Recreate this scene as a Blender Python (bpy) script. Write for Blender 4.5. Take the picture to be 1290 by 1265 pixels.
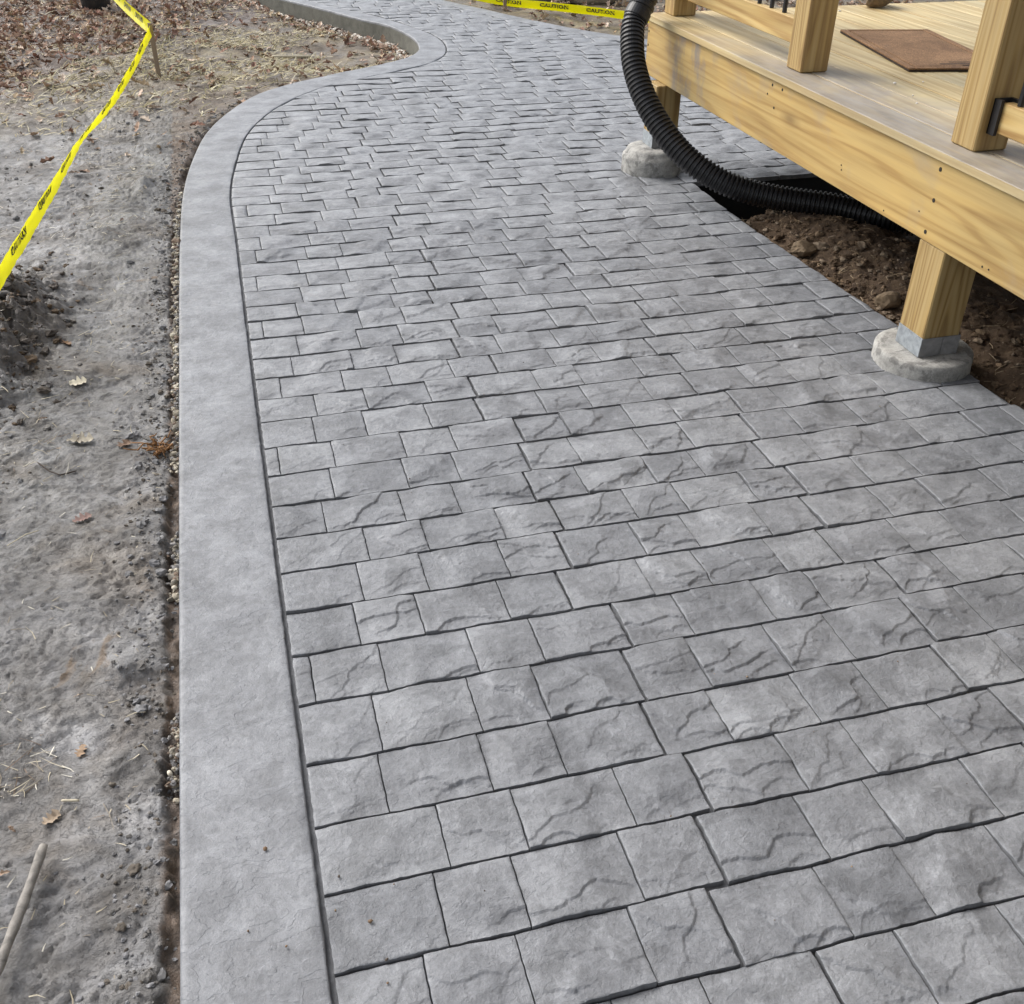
import bpy, math, random
import numpy as np
from mathutils import Vector

for _o in list(bpy.data.objects):
    bpy.data.objects.remove(_o)
SC = bpy.context.scene
COL = SC.collection
RNG = np.random.RandomState(7)
random.seed(7)

# ------------------------------------------------------------------ camera, light, exposure
# world: X runs from the walkway into the porch, Y runs away along the porch front, Z up, metres
CAM_O = np.array([-2.09, -5.127, 1.56])
PITCH, ROLL, YAW = math.radians(34.6), math.radians(0.7), math.radians(15.5)
FPX, CX, CY = 1290.0, 645.0, 632.5


def _yaw(v):
    return np.array([v[0] * math.cos(YAW) + v[1] * math.sin(YAW), -v[0] * math.sin(YAW) + v[1] * math.cos(YAW), v[2]])


_F0 = np.array([0, math.cos(PITCH), -math.sin(PITCH)])
_R0 = np.array([1.0, 0, 0])
_U0 = np.cross(_R0, _F0)
CF = _yaw(_F0)
CR = _yaw(_R0 * math.cos(ROLL) + _U0 * math.sin(ROLL))
CU = _yaw(-_R0 * math.sin(ROLL) + _U0 * math.cos(ROLL))

from mathutils import Matrix
cam_data = bpy.data.cameras.new('camera')
cam = bpy.data.objects.new('camera', cam_data)
COL.objects.link(cam)
cam_data.sensor_fit = 'HORIZONTAL'
cam_data.sensor_width = 36.0
cam_data.lens = 36.0 * FPX / 1290.0
cam_data.clip_start = 0.02
cam_data.clip_end = 400
M = Matrix.Identity(4)
for i in range(3):
    M[i][0], M[i][1], M[i][2], M[i][3] = CR[i], CU[i], -CF[i], CAM_O[i]
cam.matrix_world = M
SC.camera = cam

SUN_EL, SUN_AZ = math.radians(44), math.radians(-42)      # azimuth measured from +Y towards +X
sdir = Vector((math.cos(SUN_EL) * math.sin(SUN_AZ), math.cos(SUN_EL) * math.cos(SUN_AZ), math.sin(SUN_EL)))
world = bpy.data.worlds.new('World')
SC.world = world
world.use_nodes = True
wn = world.node_tree.nodes
wl = world.node_tree.links
wn.clear()
w_out = wn.new('ShaderNodeOutputWorld')
w_bg = wn.new('ShaderNodeBackground')
w_sky = wn.new('ShaderNodeTexSky')
w_sky.sky_type = 'NISHITA'
w_sky.sun_disc = False
w_sky.sun_elevation = SUN_EL
w_sky.sun_rotation = SUN_AZ
w_sky.air_density = 1.0
w_sky.dust_density = 4.0
w_sky.ozone_density = 1.0
w_hsv = wn.new('ShaderNodeHueSaturation')       # overcast: the cloud layer greys the blue out
w_hsv.inputs['Saturation'].default_value = 0.36
wl.new(w_sky.outputs[0], w_hsv.inputs['Color'])
wl.new(w_hsv.outputs[0], w_bg.inputs['Color'])
w_bg.inputs['Strength'].default_value = 0.15
wl.new(w_bg.outputs[0], w_out.inputs['Surface'])

sun_d = bpy.data.lights.new('sun', 'SUN')
sun_d.energy = 1.0
sun_d.angle = math.radians(38)
sun_d.color = (1.0, 0.98, 0.95)
sun = bpy.data.objects.new('sun', sun_d)
COL.objects.link(sun)
sun.location = (-5, 2, 8)
sun.rotation_euler = (-sdir).to_track_quat('-Z', 'Y').to_euler()

SC.view_settings.view_transform = 'Standard'
SC.view_settings.look = 'None'
SC.view_settings.gamma = 1.0
SC.view_settings.use_curve_mapping = False
SC.view_settings.exposure = 0.70

# ------------------------------------------------------------------ numeric helpers


def _hash(ix, iy, seed):
    h = (ix.astype(np.int64) * 374761393 + iy.astype(np.int64) * 668265263 + seed * 1442695041) & 0xffffffff
    h = ((h ^ (h >> 13)) * 1274126177) & 0xffffffff
    h = ((h ^ (h >> 16)) * 2246822519) & 0xffffffff
    return h ^ (h >> 15)


def noise(x, y, seed=0):
    """gradient noise, about -1..1"""
    x = np.asarray(x, float)
    y = np.asarray(y, float)
    ix = np.floor(x)
    iy = np.floor(y)
    fx, fy = x - ix, y - iy
    ux = fx * fx * fx * (fx * (fx * 6 - 15) + 10)
    uy = fy * fy * fy * (fy * (fy * 6 - 15) + 10)
    out = 0
    for dx in (0, 1):
        for dy in (0, 1):
            a = _hash(ix + dx, iy + dy, seed) * (2 * math.pi / 4294967296.0)
            g = np.cos(a) * (fx - dx) + np.sin(a) * (fy - dy)
            out = out + g * (ux if dx else 1 - ux) * (uy if dy else 1 - uy)
    return out * 1.5


def fbm(x, y, seed=0, oct=4, gain=0.5):
    s, a, t = 0, 1.0, 0.0
    for i in range(oct):
        s = s + a * noise(x * 2 ** i + 17.3 * i, y * 2 ** i - 9.1 * i, seed + 31 * i)
        t += a
        a *= gain
    return s / t


def sstep(a, b, x):
    t = np.clip((x - a) / (b - a), 0, 1)
    return t * t * (3 - 2 * t)


def terrace(n, levels, sharp=0.25):
    k = n * levels
    b = np.floor(k)
    return (b + sstep(0, sharp, k - b)) / levels


# ------------------------------------------------------------------ object helpers
def mesh_np(name, verts, polys, mat=None, parent=None, smooth=True, color=None, k=None, loc=None, mat2=None):
    """verts N x 3, polys M x 3 or M x 4 (one array, or a list of arrays)"""
    if not isinstance(polys, list):
        polys = [polys]
    polys = [np.asarray(p, np.int32) for p in polys if len(p)]
    me = bpy.data.meshes.new(name)
    verts = np.asarray(verts, np.float32)
    me.vertices.add(len(verts))
    me.vertices.foreach_set('co', verts.ravel())
    nl = sum(p.size for p in polys)
    me.loops.add(nl)
    me.loops.foreach_set('vertex_index', np.concatenate([p.ravel() for p in polys]))
    npol = sum(len(p) for p in polys)
    me.polygons.add(npol)
    sizes = np.concatenate([np.full(len(p), p.shape[1], np.int32) for p in polys])
    me.polygons.foreach_set('loop_start', np.concatenate([[0], np.cumsum(sizes)[:-1]]).astype(np.int32))
    me.polygons.foreach_set('use_smooth', np.asarray(smooth, bool) if hasattr(smooth, '__len__') else np.full(npol, bool(smooth)))
    if color is not None:
        at = me.attributes.new('tint', 'FLOAT_COLOR', 'POINT')
        c = np.ones((len(verts), 4), np.float32)
        c[:, :3] = color
        at.data.foreach_set('color', c.ravel())
    me.update(calc_edges=True)
    me.validate()
    if mat:
        me.materials.append(mat)
    if mat2:                          # faces that are not smooth take the second material
        me.materials.append(mat2)
        me.polygons.foreach_set('material_index', (~np.asarray(smooth, bool)).astype(np.int32))
    o = bpy.data.objects.new(name, me)
    COL.objects.link(o)
    if parent is not None:
        o.parent = parent
    if loc is not None:
        o.location = loc
    if k:
        o['kind'] = k
    return o


class MB:
    """collects boxes, tubes and loose faces and links them as ONE mesh object"""

    def __init__(s):
        s.v, s.f = [], []

    def add(s, v, f):
        n = len(s.v)
        s.v += [tuple(p) for p in v]
        s.f += [tuple(i + n for i in q) for q in f]
        return s

    def box(s, x0, x1, y0, y1, z0, z1, b=0.0):
        """box with optionally chamfered edges along its longest axis and ends"""
        if b <= 0:
            v = [(x, y, z) for x in (x0, x1) for y in (y0, y1) for z in (z0, z1)]
            return s.add(v, [(0, 1, 3, 2), (4, 6, 7, 5), (0, 4, 5, 1), (2, 3, 7, 6), (0, 2, 6, 4), (1, 5, 7, 3)])
        L = [(x0, x1), (y0, y1), (z0, z1)]
        ax = max(range(3), key=lambda i: L[i][1] - L[i][0])
        o = [i for i in range(3) if i != ax]
        (a0, a1), (c0, c1) = L[o[0]], L[o[1]]
        prof = [(a0 + b, c0), (a1 - b, c0), (a1, c0 + b), (a1, c1 - b), (a1 - b, c1), (a0 + b, c1), (a0, c1 - b), (a0, c0 + b)]
        ca, cc = (a0 + a1) / 2, (c0 + c1) / 2
        fa, fc = 1 - 2 * b / (a1 - a0), 1 - 2 * b / (c1 - c0)
        rings = []
        for t, k in ((L[ax][0], 0), (L[ax][0] + b, 1), (L[ax][1] - b, 1), (L[ax][1], 0)):
            r = []
            for (p, q) in prof:
                if not k:
                    p, q = ca + (p - ca) * fa, cc + (q - cc) * fc
                w = [0, 0, 0]
                w[ax], w[o[0]], w[o[1]] = t, p, q
                r.append(tuple(w))
            rings.append(r)
        v = [p for r in rings for p in r]
        f = []
        for i in range(3):
            for j in range(8):
                k2 = (j + 1) % 8
                q = (i * 8 + j, i * 8 + k2, i * 8 + 8 + k2, i * 8 + 8 + j)
                f.append(q if ax != 1 else q[::-1])
        e0, e1 = tuple(range(7, -1, -1)), tuple(range(24, 32))
        f += [e0 if ax != 1 else e0[::-1], e1 if ax != 1 else e1[::-1]]
        return s.add(v, f)

    def tube(s, pts, rad, n=10, cap=True):
        pts = [np.asarray(p, float) for p in pts]
        if not hasattr(rad, '__len__'):
            rad = [rad] * len(pts)
        T = [pts[min(i + 1, len(pts) - 1)] - pts[max(i - 1, 0)] for i in range(len(pts))]
        T = [t / (np.linalg.norm(t) + 1e-9) for t in T]
        up = np.array([0, 0, 1.0]) if abs(T[0][2]) < .9 else np.array([0, 1.0, 0])
        a = np.cross(T[0], up)
        a /= np.linalg.norm(a)
        v = []
        for p, t, r in zip(pts, T, rad):
            a = a - t * (a @ t)
            a /= np.linalg.norm(a)
            c = np.cross(t, a)
            for j in range(n):
                an = 2 * math.pi * j / n
                v.append(p + r * (math.cos(an) * a + math.sin(an) * c))
        f = []
        for i in range(len(pts) - 1):
            for j in range(n):
                k = (j + 1) % n
                f.append((i * n + j, i * n + k, i * n + n + k, i * n + n + j))
        if cap:
            f += [tuple(range(n - 1, -1, -1)), tuple((len(pts) - 1) * n + j for j in range(n))]
        return s.add(v, f)

    def build(s, name, mat, parent=None, smooth=False, k=None):
        me = bpy.data.meshes.new(name)
        me.from_pydata(s.v, [], s.f)
        if smooth:
            for p in me.polygons:
                p.use_smooth = True
        if mat:
            me.materials.append(mat)
        me.update()
        o = bpy.data.objects.new(name, me)
        COL.objects.link(o)
        if parent is not None:
            o.parent = parent
        if k:
            o['kind'] = k
        return o


def tag(o, label=None, cat=None, group=None, kind=None):
    if label:
        o['label'] = label
    if cat:
        o['category'] = cat
    if group:
        o['group'] = group
    if kind:
        o['kind'] = kind
    return o


def empty(name, loc=(0, 0, 0), rz=0.0):
    o = bpy.data.objects.new(name, None)
    o.empty_display_size = 0.1
    COL.objects.link(o)
    o.location = loc
    o.rotation_euler = (0, 0, rz)
    return o


def grid_faces(nu, nv, off=0):
    """quads of an nv x nu vertex grid (row major, nu fastest)"""
    i = np.arange(nv - 1)[:, None] * nu + np.arange(nu - 1)[None, :]
    i = i.ravel() + off
    return np.stack([i, i + 1, i + nu + 1, i + nu], 1)


# ------------------------------------------------------------------ materials
class NT:
    def __init__(s, name):
        s.m = bpy.data.materials.new(name)
        s.m.use_nodes = True
        s.n, s.l = s.m.node_tree.nodes, s.m.node_tree.links
        s.n.clear()
        s.out = s.n.new('ShaderNodeOutputMaterial')
        s.b = s.n.new('ShaderNodeBsdfPrincipled')
        s.l.new(s.b.outputs[0], s.out.inputs[0])

    def set(s, **k):
        for a, v in k.items():
            s.put(s.b.inputs[a.replace('_', ' ')], v)
        return s

    def put(s, sock, v):
        if hasattr(v, 'is_linked') or isinstance(v, bpy.types.NodeSocket):
            s.l.new(v, sock)
        elif isinstance(v, (tuple, list)) and len(v) == 3 and sock.type == 'RGBA':
            sock.default_value = (*v, 1)
        else:
            sock.default_value = v

    def node(s, t, **k):
        nd = s.n.new(t)
        for a, v in k.items():
            setattr(nd, a, v)
        return nd

    def coord(s, scale=(1, 1, 1), offset=None, world=False):
        if world:
            c = s.node('ShaderNodeNewGeometry').outputs['Position']
        else:
            c = s.node('ShaderNodeTexCoord').outputs['Object']
        mp = s.node('ShaderNodeMapping')
        s.l.new(c, mp.inputs['Vector'])
        mp.inputs['Scale'].default_value = scale
        if offset is not None:
            s.put(mp.inputs['Location'], offset)
        return mp.outputs[0]

    def rand_off(s, k=37.0):
        oi = s.node('ShaderNodeObjectInfo')
        return s.math('MULTIPLY', oi.outputs['Random'], k)

    def noise(s, vec, scale, detail=5, rough=0.55, dist=0.0):
        nd = s.node('ShaderNodeTexNoise')
        s.l.new(vec, nd.inputs['Vector'])
        nd.inputs['Scale'].default_value = scale
        nd.inputs['Detail'].default_value = detail
        nd.inputs['Roughness'].default_value = rough
        nd.inputs['Distortion'].default_value = dist
        return nd.outputs['Fac']

    def math(s, op, a, b=None, c=None, clamp=False):
        nd = s.node('ShaderNodeMath', operation=op, use_clamp=clamp)
        for i, v in enumerate((a, b, c)):
            if v is not None:
                s.put(nd.inputs[i], v)
        return nd.outputs[0]

    def ramp(s, fac, stops, interp='LINEAR'):
        nd = s.node('ShaderNodeValToRGB')
        s.put(nd.inputs[0], fac)
        cr = nd.color_ramp
        cr.interpolation = interp
        while len(cr.elements) < len(stops):
            cr.elements.new(0.5)
        for e, (p, c) in zip(cr.elements, stops):
            e.position = p
            if not isinstance(c, (tuple, list)):
                c = (c, c, c)
            e.color = (*c, 1)
        return nd.outputs[0]

    def mix(s, fac, a, b, mode='MIX'):
        nd = s.node('ShaderNodeMix', data_type='RGBA', blend_type=mode)
        s.put(nd.inputs[0], fac)
        s.put(nd.inputs[6], a)
        s.put(nd.inputs[7], b)
        return nd.outputs[2]

    def bump(s, h, strength=0.5, dist=0.01, prev=None):
        nd = s.node('ShaderNodeBump')
        nd.inputs['Strength'].default_value = strength
        nd.inputs['Distance'].default_value = dist
        s.l.new(h, nd.inputs['Height'])
        if prev is not None:
            s.l.new(prev, nd.inputs['Normal'])
        return nd.outputs[0]


def mat_concrete(name, lo, hi, dark, rough=0.62, dark_amt=0.5, sc=1.0, bump=0.35, per_obj=True, ledge=0.0):
    t = NT(name)
    v = t.coord(world=True)
    big = t.noise(v, 9 * sc, 8, 0.65, 0.3)
    c = t.ramp(big, [(0.32, lo), (0.68, hi)])
    pat = t.noise(v, 6.5 * sc, 6, 0.55, 0.5)
    msk = t.ramp(pat, [(0.545, 0), (0.57, dark_amt * .8), (0.66, dark_amt)])
    c = t.mix(msk, c, dark)
    fine = t.noise(v, 70 * sc, 6, 0.65, 0.3)
    fm = t.ramp(fine, [(0.3, 0.80), (0.5, 1.0), (0.72, 1.14)])
    c = t.mix(1.0, c, fm, 'MULTIPLY')
    spk = t.noise(v, 330, 3, 0.7)
    c = t.mix(1.0, c, t.ramp(spk, [(0.32, 0.89), (0.5, 1.0), (0.7, 1.09)]), 'MULTIPLY')
    # chalky release powder in short brushed smears
    v2 = t.coord((26, 60, 30), world=True)
    sm = t.noise(v2, 1.0, 6, 0.65, 0.4)
    c = t.mix(t.ramp(sm, [(0.56, 0.0), (0.7, 0.35)]), c, tuple(min(1, x * 1.35) for x in hi))
    if ledge:
        vp = t.coord((10, 16, 10), world=True)
        hp = t.noise(vp, 1.0, 5, 0.52, 0.2)
        c = t.mix(1.0, c, t.ramp(hp, [(0.40, 0.92), (0.475, 0.98), (0.485, 1.06), (0.60, 1.03)]), 'MULTIPLY')
    if per_obj:
        oi = t.node('ShaderNodeObjectInfo')
        c = t.mix(1.0, c, t.ramp(oi.outputs['Random'], [(0, (0.84, 0.845, 0.85)), (0.5, (0.97, 0.97, 0.97)), (1, (1.10, 1.10, 1.09))]), 'MULTIPLY')
    t.set(Base_Color=c, Roughness=t.ramp(big, [(0.3, rough + 0.1), (0.7, rough - 0.06)]))
    t.b.inputs['Specular IOR Level'].default_value = 0.45
    h1 = t.noise(v, 42 * sc, 10, 0.70, 0.2)
    h2 = t.noise(v, 260 * sc, 4, 0.6)
    n = t.bump(h1, bump, 0.006)
    n = t.bump(h2, bump * 0.6, 0.0012, n)
    if ledge:
        # hairline flake ledges
        vl = t.coord((10, 16, 10), world=True)
        hl = t.noise(vl, 1.0, 5, 0.52, 0.2)
        st = t.ramp(hl, [(0.36, 0.0), (0.372, 0.3), (0.47, 0.36), (0.48, 0.62), (0.575, 0.68), (0.585, 1.0)])
        n = t.bump(st, ledge, 0.004, n)
    t.set(Normal=n)
    return t.m


M_STONE = mat_concrete('stamped_stone', (0.150, 0.156, 0.168), (0.272, 0.282, 0.301), (0.122, 0.127, 0.136), rough=0.46, bump=0.7, ledge=0.45)
M_BORDER = mat_concrete('trowelled_border', (0.160, 0.166, 0.178), (0.262, 0.272, 0.291), (0.138, 0.143, 0.153), rough=0.44, dark_amt=0.5, sc=0.8, bump=0.5, per_obj=False, ledge=0.5)
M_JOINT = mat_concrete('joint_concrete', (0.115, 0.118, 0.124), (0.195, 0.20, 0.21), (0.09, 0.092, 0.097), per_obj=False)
M_EDGE = mat_concrete('formed_edge', (0.115, 0.115, 0.097), (0.165, 0.163, 0.138), (0.09, 0.09, 0.075), rough=0.75, per_obj=False)
M_PIER = mat_concrete('pier_concrete', (0.22, 0.217, 0.205), (0.48, 0.47, 0.44), (0.14, 0.136, 0.128), rough=0.85, dark_amt=0.7, sc=2.2, bump=0.6, per_obj=False)


def mat_wood(name, axis, light, mid, dark, grain=13.0, rough=0.6, dirt=None, band=1.0):
    t = NT(name)
    off = t.rand_off(53.0)
    comb = t.node('ShaderNodeCombineXYZ')
    for i in range(3):
        t.l.new(off, comb.inputs[i])
    s = [8.5, 8.5, 8.5]
    s[axis] = 0.42
    v = t.coord(tuple(s), comb.outputs[0])
    base = t.noise(v, 1.0, 2, 0.4, 0.12)
    ring = t.math('SINE', t.math('MULTIPLY', base, grain * 6.2832))
    s2 = [130, 130, 130]
    s2[axis] = 3.0
    v2 = t.coord(tuple(s2), comb.outputs[0])
    fib = t.noise(v2, 1.0, 3, 0.6)
    rr = t.math('ADD', t.math('MULTIPLY', ring, 0.5), 0.5)
    c = t.ramp(rr, [(0.0, light), (0.62, mid), (0.93, tuple(m * (1 - band) + d * band for m, d in zip(mid, dark))), (1.0, tuple(m * (1 - band) + d * band for m, d in zip(mid, dark)))])
    c = t.mix(t.ramp(fib, [(0.35, 0.0), (0.75, 0.55)]), c, light)
    low = t.noise(t.coord((1.6, 1.6, 1.6), comb.outputs[0]), 1.0, 3, 0.5, 0.4)
    c = t.mix(1.0, c, t.ramp(low, [(0.3, (0.86, 0.88, 0.92)), (0.7, (1.08, 1.04, 0.96))]), 'MULTIPLY')
    sk = [3.4, 3.4, 3.4]
    sk[axis] = 1.15
    vo = t.node('ShaderNodeTexVoronoi')
    t.l.new(t.coord(tuple(sk), comb.outputs[0]), vo.inputs['Vector'])
    vo.inputs['Scale'].default_value = 1.0
    kn = t.ramp(vo.outputs['Distance'], [(0.0, 1.0), (0.045, 0.85), (0.075, 0.35), (0.12, 0.0)])
    c = t.mix(kn, c, tuple(d * .62 for d in dark))
    sf = [42, 42, 42]
    sf[axis] = 1.3
    f2 = t.noise(t.coord(tuple(sf), comb.outputs[0]), 1.0, 4, 0.62)
    c = t.mix(1.0, c, t.ramp(f2, [(0.32, (0.80, 0.76, 0.70)), (0.55, (1.0, 1.0, 1.0)), (0.75, (1.10, 1.10, 1.08))]), 'MULTIPLY')
    if dirt:
        c = dirt(t, c)
    t.set(Base_Color=c, Roughness=rough)
    n = t.bump(fib, 0.22, 0.0015)
    n = t.bump(rr, 0.12, 0.0012, n)
    t.set(Normal=n)
    return t.m


PINE_L, PINE_M, PINE_D = (0.485, 0.345, 0.135), (0.455, 0.310, 0.110), (0.30, 0.175, 0.055)


def rim_dirt(t, c):
    v = t.coord((3.0, 3.2, 5.0))
    n1 = t.noise(v, 1.0, 4, 0.6, 0.5)
    c = t.mix(t.ramp(n1, [(0.55, 0), (0.75, 0.5)]), c, (0.30, 0.26, 0.21))
    # one grey scuff close to the corner of the rim
    x = t.node('ShaderNodeSeparateXYZ')
    t.l.new(t.node('ShaderNodeTexCoord').outputs['Object'], x.inputs[0])
    d = t.math('ADD', x.outputs['Y'], 0.52)
    d = t.math('MULTIPLY', d, 3.2)
    g = t.math('SUBTRACT', 1.0, t.math('MULTIPLY', d, d), clamp=True)
    g = t.math('MULTIPLY', g, t.ramp(t.noise(t.coord((7, 9, 5)), 1.0, 4, 0.6), [(0.45, 0), (0.62, 0.75)]))
    return t.mix(g, c, (0.17, 0.165, 0.175))


def deck_dirt(t, c):
    # muddy concrete dust trodden on to the boards next to the edge
    x = t.node('ShaderNodeSeparateXYZ')
    t.l.new(t.node('ShaderNodeNewGeometry').outputs['Position'], x.inputs[0])
    nn = t.noise(t.coord((2.2, 1.4, 2), world=True), 1.0, 5, 0.6, 0.6)
    e = t.math('SUBTRACT', t.math('ADD', 0.66, t.math('MULTIPLY', t.math('SUBTRACT', nn, 0.5), 1.5)), x.outputs['X'])
    e2 = t.math('ADD', e, t.math('MULTIPLY', t.math('ADD', x.outputs['Y'], 1.35), -0.25))
    m = t.ramp(e2, [(0.30, 0.0), (0.75, 0.86)])
    streak = t.noise(t.coord((60, 5, 20), world=True), 1.0, 4, 0.6, 0.4)
    m = t.math('MULTIPLY', m, t.ramp(streak, [(0.3, 0.65), (0.7, 1.0)]))
    grey = t.ramp(t.noise(t.coord((9, 4, 9), world=True), 1.0, 5, 0.6), [(0.35, (0.145, 0.138, 0.140)), (0.66, (0.30, 0.288, 0.285))])
    nz = t.node('ShaderNodeSeparateXYZ')
    t.l.new(t.node('ShaderNodeNewGeometry').outputs['Normal'], nz.inputs[0])
    m = t.math('MULTIPLY', m, t.ramp(nz.outputs['Z'], [(0.25, 0.15), (0.55, 1.0)]))
    return t.mix(m, c, grey)


M_RIM = mat_wood('pine_rim', 1, PINE_L, PINE_M, PINE_D, grain=10, dirt=rim_dirt, band=0.6)
M_RIMX = mat_wood('pine_end_rim', 0, PINE_L, PINE_M, PINE_D, grain=7.5, band=0.6)
M_POST = mat_wood('pine_post', 2, (0.46, 0.335, 0.15), (0.40, 0.27, 0.098), (0.235, 0.14, 0.05), grain=16, band=0.75)
M_DECK = mat_wood('pine_deck', 1, (0.58, 0.48, 0.27), (0.52, 0.41, 0.21), (0.36, 0.25, 0.11), grain=6, dirt=deck_dirt, band=0.5)
M_RAIL = mat_wood('pine_rail', 1, (0.58, 0.43, 0.19), (0.51, 0.35, 0.13), (0.34, 0.19, 0.06), grain=7, band=0.7)
M_JOIST = mat_wood('pine_joist', 0, PINE_L, PINE_M, PINE_D, grain=8, band=0.6)
M_STAKE = mat_wood('stake_wood', 2, (0.30, 0.235, 0.165), (0.25, 0.19, 0.13), (0.15, 0.11, 0.07), grain=8, band=0.7)


def mat_simple(name, col, rough=0.6, metal=0.0, var=0.15, scale=20, bump=0.1, spec=0.5, tint=False, world=True):
    t = NT(name)
    v = t.coord(world=world)
    n = t.noise(v, scale, 5, 0.6, 0.4)
    if tint:
        a = t.node('ShaderNodeAttribute', attribute_name='tint').outputs['Color']
        c = t.mix(1.0, a, t.ramp(n, [(0.3, 1 - var), (0.7, 1 + var)]), 'MULTIPLY')
    else:
        c = t.mix(1.0, col, t.ramp(n, [(0.3, 1 - var), (0.7, 1 + var)]), 'MULTIPLY')
    t.set(Base_Color=c, Roughness=rough, Metallic=metal)
    t.b.inputs['Specular IOR Level'].default_value = spec
    if bump:
        t.set(Normal=t.bump(n, bump, 0.005))
    return t.m


M_BLACK = mat_simple('black_plastic', (0.012, 0.012, 0.013), 0.38, var=0.3, bump=0.05)
M_BLACKMETAL = mat_simple('black_metal', (0.018, 0.018, 0.02), 0.45, var=0.2, bump=0.03)
M_SLABSIDE = mat_simple('black_slab_side', (0.012, 0.012, 0.012), 0.85, var=0.3)  # matte near-black for the slab sides facing the soil bed
M_HOLE = mat_simple('screw_recess', (0.02, 0.014, 0.01), 0.8)
M_GALV = mat_simple('galvanised_steel', (0.33, 0.36, 0.385), 0.55, metal=0.35, var=0.28, scale=45, bump=0.15)
M_MORTARED = mat_simple('cement_smeared_steel', (0.235, 0.235, 0.235), 0.8, var=0.25, scale=30, bump=0.3)
M_LABEL = mat_simple('white_sticker', (0.7, 0.7, 0.7), 0.5, var=0.05, bump=0)
M_TAPE = mat_simple('yellow_tape', (0.90, 0.84, 0.003), 0.35, var=0.03, bump=0)
_nt = M_TAPE.node_tree                      # thin film: light from behind comes through
_tl = _nt.nodes.new('ShaderNodeBsdfTranslucent')
_tl.inputs['Color'].default_value = (0.93, 0.88, 0.004, 1)
_mx = _nt.nodes.new('ShaderNodeMixShader')
_mx.inputs[0].default_value = 0.5
_pb = next(n for n in _nt.nodes if n.type == 'BSDF_PRINCIPLED')
_mo = next(n for n in _nt.nodes if n.type == 'OUTPUT_MATERIAL')
_nt.links.new(_pb.outputs[0], _mx.inputs[1])
_nt.links.new(_tl.outputs[0], _mx.inputs[2])
_nt.links.new(_mx.outputs[0], _mo.inputs[0])
M_INK = mat_simple('black_ink', (0.015, 0.014, 0.008), 0.5, var=0.1, bump=0)
M_LITTER = mat_simple('leaf', (0, 0, 0), 0.75, var=0.18, scale=60, bump=0.1, spec=0.3, tint=True)
M_CLOD = mat_simple('clod', (0, 0, 0), 0.85, var=0.3, scale=55, bump=0.6, spec=0.3, tint=True)
M_GRAVEL = mat_simple('gravel_stone', (0, 0, 0), 0.7, var=0.2, scale=90, bump=0.3, spec=0.4, tint=True)
M_STICK = mat_simple('weathered_stick', (0.245, 0.228, 0.205), 0.8, var=0.35, scale=60, bump=0.5)
M_ROCK = mat_simple('brown_rock', (0.16, 0.115, 0.07), 0.85, var=0.35, scale=24, bump=0.6)
M_PALEROCK = mat_simple('pale_rock', (0.42, 0.37, 0.30), 0.85, var=0.3, scale=14, bump=0.6)
M_MATPRINT = mat_simple('mat_print', (0.045, 0.03, 0.022), 0.95, var=0.3)


def mat_doormat():
    t = NT('coir')
    v = t.coord()
    n = t.noise(v, 4.0, 4, 0.6, 0.8)
    c = t.ramp(n, [(0.36, (0.20, 0.112, 0.056)), (0.66, (0.35, 0.205, 0.105))])
    f = t.noise(t.coord((260, 120, 200)), 1.0, 4, 0.7)
    c = t.mix(1.0, c, t.ramp(f, [(0.3, 0.45), (0.7, 1.45)]), 'MULTIPLY')
    s = t.noise(t.coord((5, 2.5, 1)), 1.0, 4, 0.6, 1.0)
    c = t.mix(t.ramp(s, [(0.6, 0), (0.72, 0.55)]), c, (0.07, 0.05, 0.045))
    t.set(Base_Color=c, Roughness=0.95, Normal=t.bump(f, 0.7, 0.004))
    return t.m


M_MAT = mat_doormat()


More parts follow.
